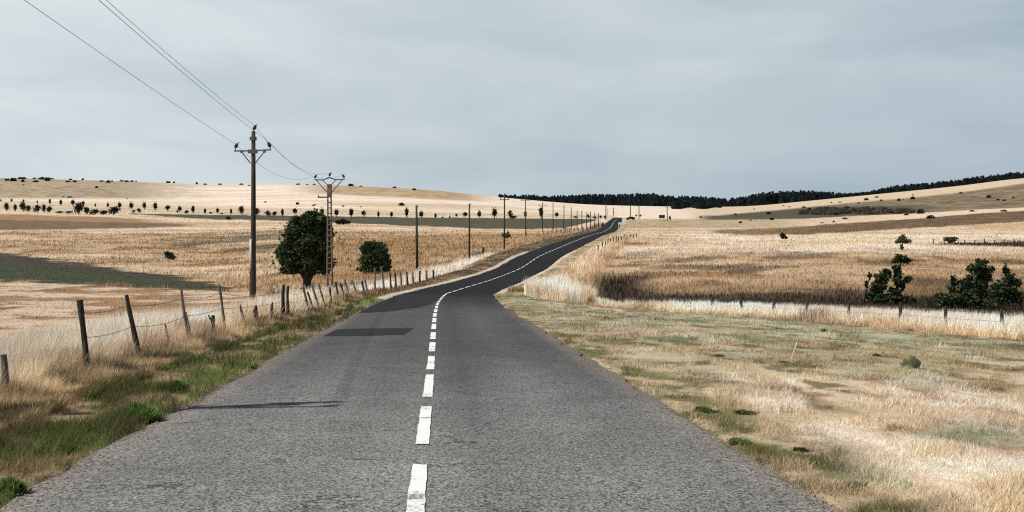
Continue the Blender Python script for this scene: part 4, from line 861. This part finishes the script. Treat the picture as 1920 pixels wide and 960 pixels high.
scrub([(1314, 408, 5, 4), (1379, 402, 6, 3), (1407, 413, 4, 2), (1442, 401, 9, 5), (1447, 412, 8, 5), (1518, 396, 7, 8), (1388, 418, 6, 4), (1414, 392, 4, 2), (1507, 389, 7, 3), (1469, 386, 4, 2), (1480, 388, 5, 2), (1624, 375, 9, 5), (1644, 370, 6, 3), (1652, 376, 5, 3), (1685, 376, 7, 5), (1693, 375, 4, 2), (1711, 373, 9, 6), (1711, 365, 4, 2),
       (1801, 362, 6, 3), (1853, 370, 9, 5), (1871, 375, 6, 3), (1883, 376, 6, 3), (1899, 371, 5, 3), (1727, 400, 13, 10), (1746, 409, 14, 7), (1822, 396, 8, 3), (1882, 396, 12, 4), (1584, 410, 9, 3), (1699, 403, 9, 4), (1563, 416, 5, 3), (1541, 418, 6, 2), (1609, 381, 4, 3), (1558, 380, 4, 2), (1575, 379, 6, 2)],
      'dark shrub, %s from the left on the long slope on the right', 'shrubs scattered on the right slope')
# brown thicket on the slope
L_ = []
r_ = random.Random(3)
for i in range(90):
    px = r_.uniform(1500, 1712); py = np.interp(px, [1500, 1600, 1712], [402, 404, 401]) - r_.random() ** 1.5 * np.interp(px, [1500, 1560, 1650, 1712], [5, 12, 12, 3]); x, d, z = hit(px, py, 250); k = d / F
    s_ = r_.uniform(3, 7) * k; L_.append((x, d, z + s_ * .35, s_ * 1.3, s_, s_ * .8))
tag(link('thicket', leaves_mesh('thicket', L_, 9000, .42, M['scrub'], .4, 5)), 'bare brown thicket covering the foot of the right slope', 'thicket', kind='stuff')

# far-off pine wood
T_ = [(930, 372), (944, 369), (964, 366), (1042, 368), (1104, 365), (1180, 364.5), (1224, 363.5), (1252, 368), (1302, 368.5), (1337, 371), (1364, 374), (1399, 368), (1420, 363), (1458, 359), (1504, 358), (1530, 359.5), (1562, 362), (1589, 363.5), (1624, 361), (1650, 355), (1678, 348.5), (1728, 345), (1749, 343), (1791, 339), (1832, 332), (1874, 327), (1907, 323.5), (1920, 324), (2300, 285)]
def pines():
    r = np.random.default_rng(9); PV = []
    P = []
    for row, (dd, sp) in enumerate(((1085, 4.2), (1120, 4.5), (1170, 5), (1240, 6))):
        px = 936.0
        while px < 2150: P.append((px + r.uniform(-1.5, 1.5), dd + r.uniform(-15, 15), row)); px += sp * r.uniform(.6, 1.3)
    for px in np.arange(1262, 1350, 3.0):
        x, d, z = hit(px + r.uniform(-1, 1), 390.5 + 1.5 * math.sin(px * .13), 500); P.append((px, d, 9))
    for px, d, row in P:
        x = (px - 960) / F * d; z = hz(x, d); top = zat(d, float(np.interp(px, [t[0] for t in T_], [t[1] for t in T_])) + r.uniform(-1.5, 5) + (0 if row < 9 else 10))
        H = max(top - z, 3.5 if row < 9 else 3); n = 95; t = r.random(n) ** 1.15; rad = (1 - t) ** .7 * H * r.uniform(.22, .40) + .3; a = r.random(n) * 6.283; q = np.sqrt(r.random(n))
        PV.append(np.stack([x + np.cos(a) * rad * q, d + np.sin(a) * rad * q, z + t * H], 1))
    P = np.concatenate(PV); n = len(P); a = r.normal(size=(n, 3)); a /= np.linalg.norm(a, axis=1, keepdims=True); b = np.cross(a, r.normal(size=(n, 3))); b /= np.linalg.norm(b, axis=1, keepdims=True)
    s_ = r.uniform(.5, 1.5, (n, 1)); V = np.stack([P - a * s_, P - b * s_ * .7, P + a * s_, P + b * s_ * .7], 1).reshape(-1, 3)
    return mesh_np('pine_wood', V, np.arange(n * 4), np.arange(n) * 4, np.full(n, 4), M['pine'])
tag(link('pine_wood', pines()), 'dark pine wood stretching along the ridge on the horizon', 'forest', kind='stuff')

# ------------------------------------------------------------------ small things
# stone wall and gate post beyond the roadside pole
x, d, z = hit(893, 483); k = d / F
w = MB(); r_ = random.Random(2)
for lay in range(5):
    xx = -9.5 * k
    while xx < 9.5 * k:
        wd = r_.uniform(2.2, 4.2) * k; h_ = 13 * k / 5
        w.box((xx + wd / 2, r_.uniform(-.03, .03), (lay + .5) * h_), (wd * .96, .38 + r_.uniform(-.05, .05), h_ * .95), 0.05, rz=r_.uniform(-.04, .04)); xx += wd
tag(w.build('stone_wall', M['stone'], None, (x, d, z - .1)), 'short grey stone wall beside a black post left of the far road', 'wall')
x, d, z = hit(906, 479)
tag(MB().tube([(0, 0, -.3), (0, 0, .6), (.02, 0, 15.5 * d / F)], [.17, .16, .15], 9, jit=.08).build('gate_post', M['black'], None, (x, d, z)), 'thick black upright post at the end of the short stone wall', 'post')
# fallen branches
x, d, z = hit(297, 487); k = d / F; w = MB()
for a, b, r0 in (((-14, 2), (6, 5), .09), ((-6, 1), (16, 2), .08), ((-10, 6), (2, 1), .05), ((4, 1), (14, 7), .05), ((-2, 2), (3, 8), .04)):
    w.tube([(a[0] * k, 0, a[1] * k), ((a[0] + b[0]) / 2 * k, .2, (a[1] + b[1]) / 2 * k + .08), (b[0] * k, .1, b[1] * k)], [r0, r0 * .8, r0 * .4], 6, jit=.1)
tag(w.build('fallen_branches', M['deadwood'], None, (x, d, z)), 'bleached fallen branches lying beside the dark round bush in the left field', 'branch')
# dead stalk on the right verge
x, d, z = hit(1484, 673, 8); k = d / F
tag(MB().tube([(0, 0, -.03), (5 * k, 0, 12 * k), (11 * k, .02, 26 * k), (14 * k, .05, 36 * k), (17 * k, .05, 44 * k)], [.010, .018, .013, .008, .004], 6, jit=.1).build('dead_stalk', M['deadwood'], None, (x, d, z)), 'single pale leaning dead stalk standing on the grassy right verge', 'plant')
# weed tufts
def weed(px, py, wpx, hpx, n, col, label, seed):
    x, d, z = hit(px, py, 8); k = d / F; r = np.random.default_rng(seed)
    th = r.random(n) * 6.283; q = r.random(n) ** .6 * (0.75 + .45 * np.sin(th * 3 + seed) * np.cos(th * 2)); H = hpx * k * (0.45 + .55 * r.random(n)); sp = wpx * k / 2
    bx = np.cos(th) * sp * .7 * q; by = np.sin(th) * sp * .7 * q; tx = np.cos(th) * sp * q + r.normal(size=n) * .02; ty = np.sin(th) * sp * q + r.normal(size=n) * .02; H = H * (1.05 - .45 * q); wv = .004 + .00035 * d
    ox = -np.sin(th) * wv; oy = np.cos(th) * wv
    V = np.stack([np.stack([bx - ox, by - oy, 0 * H - .03], 1), np.stack([bx + ox, by + oy, 0 * H - .03], 1), np.stack([(bx + tx) / 2 + ox * 1.4, (by + ty) / 2 + oy * 1.4, H * .6], 1), np.stack([(bx + tx) / 2 - ox * 1.4, (by + ty) / 2 - oy * 1.4, H * .6], 1), np.stack([tx, ty, H], 1)], 1).reshape(-1, 3)
    b = np.arange(n)[:, None] * 5; lp = np.concatenate([b + np.array([[0, 1, 2, 3]]), b + np.array([[3, 2, 4]])], 1).ravel()
    cc = np.repeat((col * (0.6 + .9 * r.random((n, 1))))[:, None, :], 5, 1).reshape(-1, 3)
    o = link('weed_tuft', mesh_np('weed_tuft', V, lp, (np.arange(n)[:, None] * 7 + np.array([[0, 4]])).ravel(), np.tile([4, 3], n), M['blade'], cc), None, (x, d, z))
    return tag(o, label, 'weed', 'leafy weeds growing on the verges')
WEEDS = [(1712, 691, 56, 36, 150, C(128, 138, 104), 'largest spiky grey-green weed on the open right verge before the white grass strip'),
         (1398, 776, 70, 18, 120, C(110, 108, 76), 'flat dark green weed at the right road edge, nearest pair of dark tufts'),
         (1385, 832, 70, 28, 170, C(122, 132, 82), 'rounded green tuft growing at the right road edge below the flat weed'),
         (1320, 772, 66, 24, 160, C(112, 114, 78), 'bushy olive weed touching the right edge of the road midway along the verge'),
         (1505, 845, 60, 14, 100, C(80, 84, 60), 'low dark green weed out on the dry grass of the right verge'),
         (1610, 915, 90, 24, 170, C(92, 98, 66), 'broad dark green weed near the lower right among dry stalks'),
         (1545, 622, 18, 14, 50, C(88, 84, 70), 'small dark weed just before the white grass strip'),
         (1350, 668, 34, 10, 60, C(116, 118, 86), 'small flat green tuft halfway between road bend and open verge'),
         (1470, 680, 30, 8, 60, C(96, 98, 74), 'dark flat tuft just left of the pale dead stalk'),
         (1645, 668, 26, 12, 60, C(92, 104, 76), 'small dark tuft left of the largest spiky weed'),
         (255, 790, 110, 52, 260, C(126, 150, 84), 'bright green leafy tuft on the left verge opposite the pole shadow'),
         (330, 735, 70, 34, 160, C(112, 134, 76), 'bright green tuft by the left road edge just beyond the pole shadow'),
         (110, 850, 90, 40, 200, C(116, 132, 80), 'green tuft on the left verge in the lower left corner'),
         (14, 930, 70, 56, 160, C(130, 150, 90), 'pale green tuft at the bottom left corner beside the asphalt'),
         (440, 690, 80, 30, 160, C(112, 128, 76), 'green tuft on the left verge before the shadowed fence posts')]
for i, a in enumerate(WEEDS): weed(a[0], a[1], a[2] * (1.1 if a[0] < 700 else .85), a[3] * (.75 if a[0] in (1712, 255, 330, 14) else .5), a[4] * (4 if a[0] < 700 or a[0] == 1712 else 2), a[5] * (.85 if a[0] < 700 else 1.5), a[6], 100 + i)

# roadside signs and things at the far end of the road
def signpost(px, by, ty, name, label, cat, panel, m, pm, posts=(0,), shape='box'):
    x, d, z = hit(px, by, 250); k = d / F; root = empty(name, (x, d, z)); tag(root, label, cat)
    H = (by - ty) * k; w, h_ = panel[0] * k, panel[1] * k
    if shape == 'disc':
        MB().tube([(0, -.12, H - h_ / 2), (0, -.06, H - h_ / 2)], w / 2, 18).build('sign_panel', m, root)
    else: MB().box((0, -.1, H - h_ / 2), (w, .08, h_), 0.0).build('sign_panel', m, root)
    for p in posts: MB().tube([(p * k, 0, -.2), (p * k, 0, H - .05)], max(.06, .5 * k * .35), 7).build('post', pm, root)
signpost(1170, 432, 408, 'road_sign', 'white square sign panel on a white post at the far bend of the road', 'sign', (8, 12), M['white_metal'], M['white_metal'])
signpost(1162, 432, 417, 'road_sign', 'small pale sign on two posts left of the white square sign', 'sign', (6, 4), M['white_metal'], M['white_metal'], (-2, 2))
signpost(1139, 413, 391, 'marker_post', 'tall narrow white marker at the left side of the far road', 'sign', (2, 20), M['white_metal'], M['white_metal'])
signpost(1241, 413, 403, 'billboard', 'dark rectangular board on legs left of the last crossarm pole', 'sign', (11, 6), M['black'], M['black'], (-3, 3))
signpost(1193, 411, 402, 'round_sign', 'round grey sign at the village edge nearer the road', 'sign', (4, 4), M['steel'], M['steel'], (0,), 'disc')
signpost(1201, 411, 402, 'round_sign', 'round grey sign furthest from the road, beside the crossarm pole', 'sign', (4, 4), M['steel'], M['steel'], (0,), 'disc')
mini_tree('dark_bush', 1256, 413, 10, 'b', 'brown-black bush right of the dark board and last pole', 'bush', 'dark bushes between the fields', .6)
# parked car seen from behind
x, d, z = hit(1182, 412, 250); car = empty('parked_car', (x, d, z), R(12)); tag(car, 'tiny dark parked car on the pale ground right of the far road', 'car')
def car_body():
    prof = [(-2.1, .35), (-2.15, .75), (-1.95, .98), (-1.1, 1.02), (-.55, 1.42), (1.2, 1.45), (1.9, 1.0), (2.1, .9), (2.1, .35)]; V = []; Fc = []
    for yy, sc in ((-.85, .0), (-.78, 1), (.78, 1), (.85, .0)):
        for a, b in prof: V.append((a, yy, b if sc or b < 1.0 else 1.0 + (b - 1.0) * .75))
    n = len(prof)
    for j in range(3):
        for i in range(n): Fc.append((j * n + i, j * n + (i + 1) % n, (j + 1) * n + (i + 1) % n, (j + 1) * n + i))
    Fc += [tuple(range(n - 1, -1, -1)), tuple(range(3 * n, 4 * n))]; m = MB(); m.add(V, Fc); return m
car_body().build('body', M['black'], car)
g = MB(); g.box((-.83, 0, 1.22), (.05, 1.3, .32), ry=R(-52)); g.box((.3, -.83, 1.2), (1.3, .05, .26)); g.build('windows', M['glass'], car)
for a in (-1.35, 1.35):
    for b in (-.8, .8): MB().tube([(a, b - .1, .32), (a, b + .1, .32)], .32, 14).build('wheel', M['dark_pole'], car)

# loose stones and litter along the crumbling asphalt edges
def pebbles(n=1500):
    r = np.random.default_rng(21); d = 1 / r.uniform(1 / 60, 1 / 5.0, n); sd_ = np.where(r.random(n) < .5, -1, 1); s_ = sd_ * (3.0 + r.normal(size=n) * .13)
    x = xc(d) + s_; z = np.maximum(height(x, d), np.where(np.abs(s_) < 3.0, zr(d) + .0, -99)); sz = r.uniform(.004, .012, n) + .0003 * d
    base = np.array([(1, 0, 0), (0, 1, 0), (-1, 0, 0), (0, -1, 0), (0, 0, .7), (0, 0, -.5)]); V = base[None] * sz[:, None, None] * r.uniform(.6, 1.3, (n, 6, 1)); V[..., 0] += x[:, None]; V[..., 1] += d[:, None]; V[..., 2] += (z + .004)[:, None]
    t = np.array([(0, 1, 4), (1, 2, 4), (2, 3, 4), (3, 0, 4), (1, 0, 5), (2, 1, 5), (3, 2, 5), (0, 3, 5)]); lp = (t[None] + np.arange(n)[:, None, None] * 6).ravel()
    tag(link('gravel', mesh_np('gravel', V.reshape(-1, 3), lp, np.arange(n * 8) * 3, np.full(n * 8, 3), M['grit'])), 'loose small stones scattered along both crumbling edges of the road', 'gravel', kind='stuff')
pebbles()
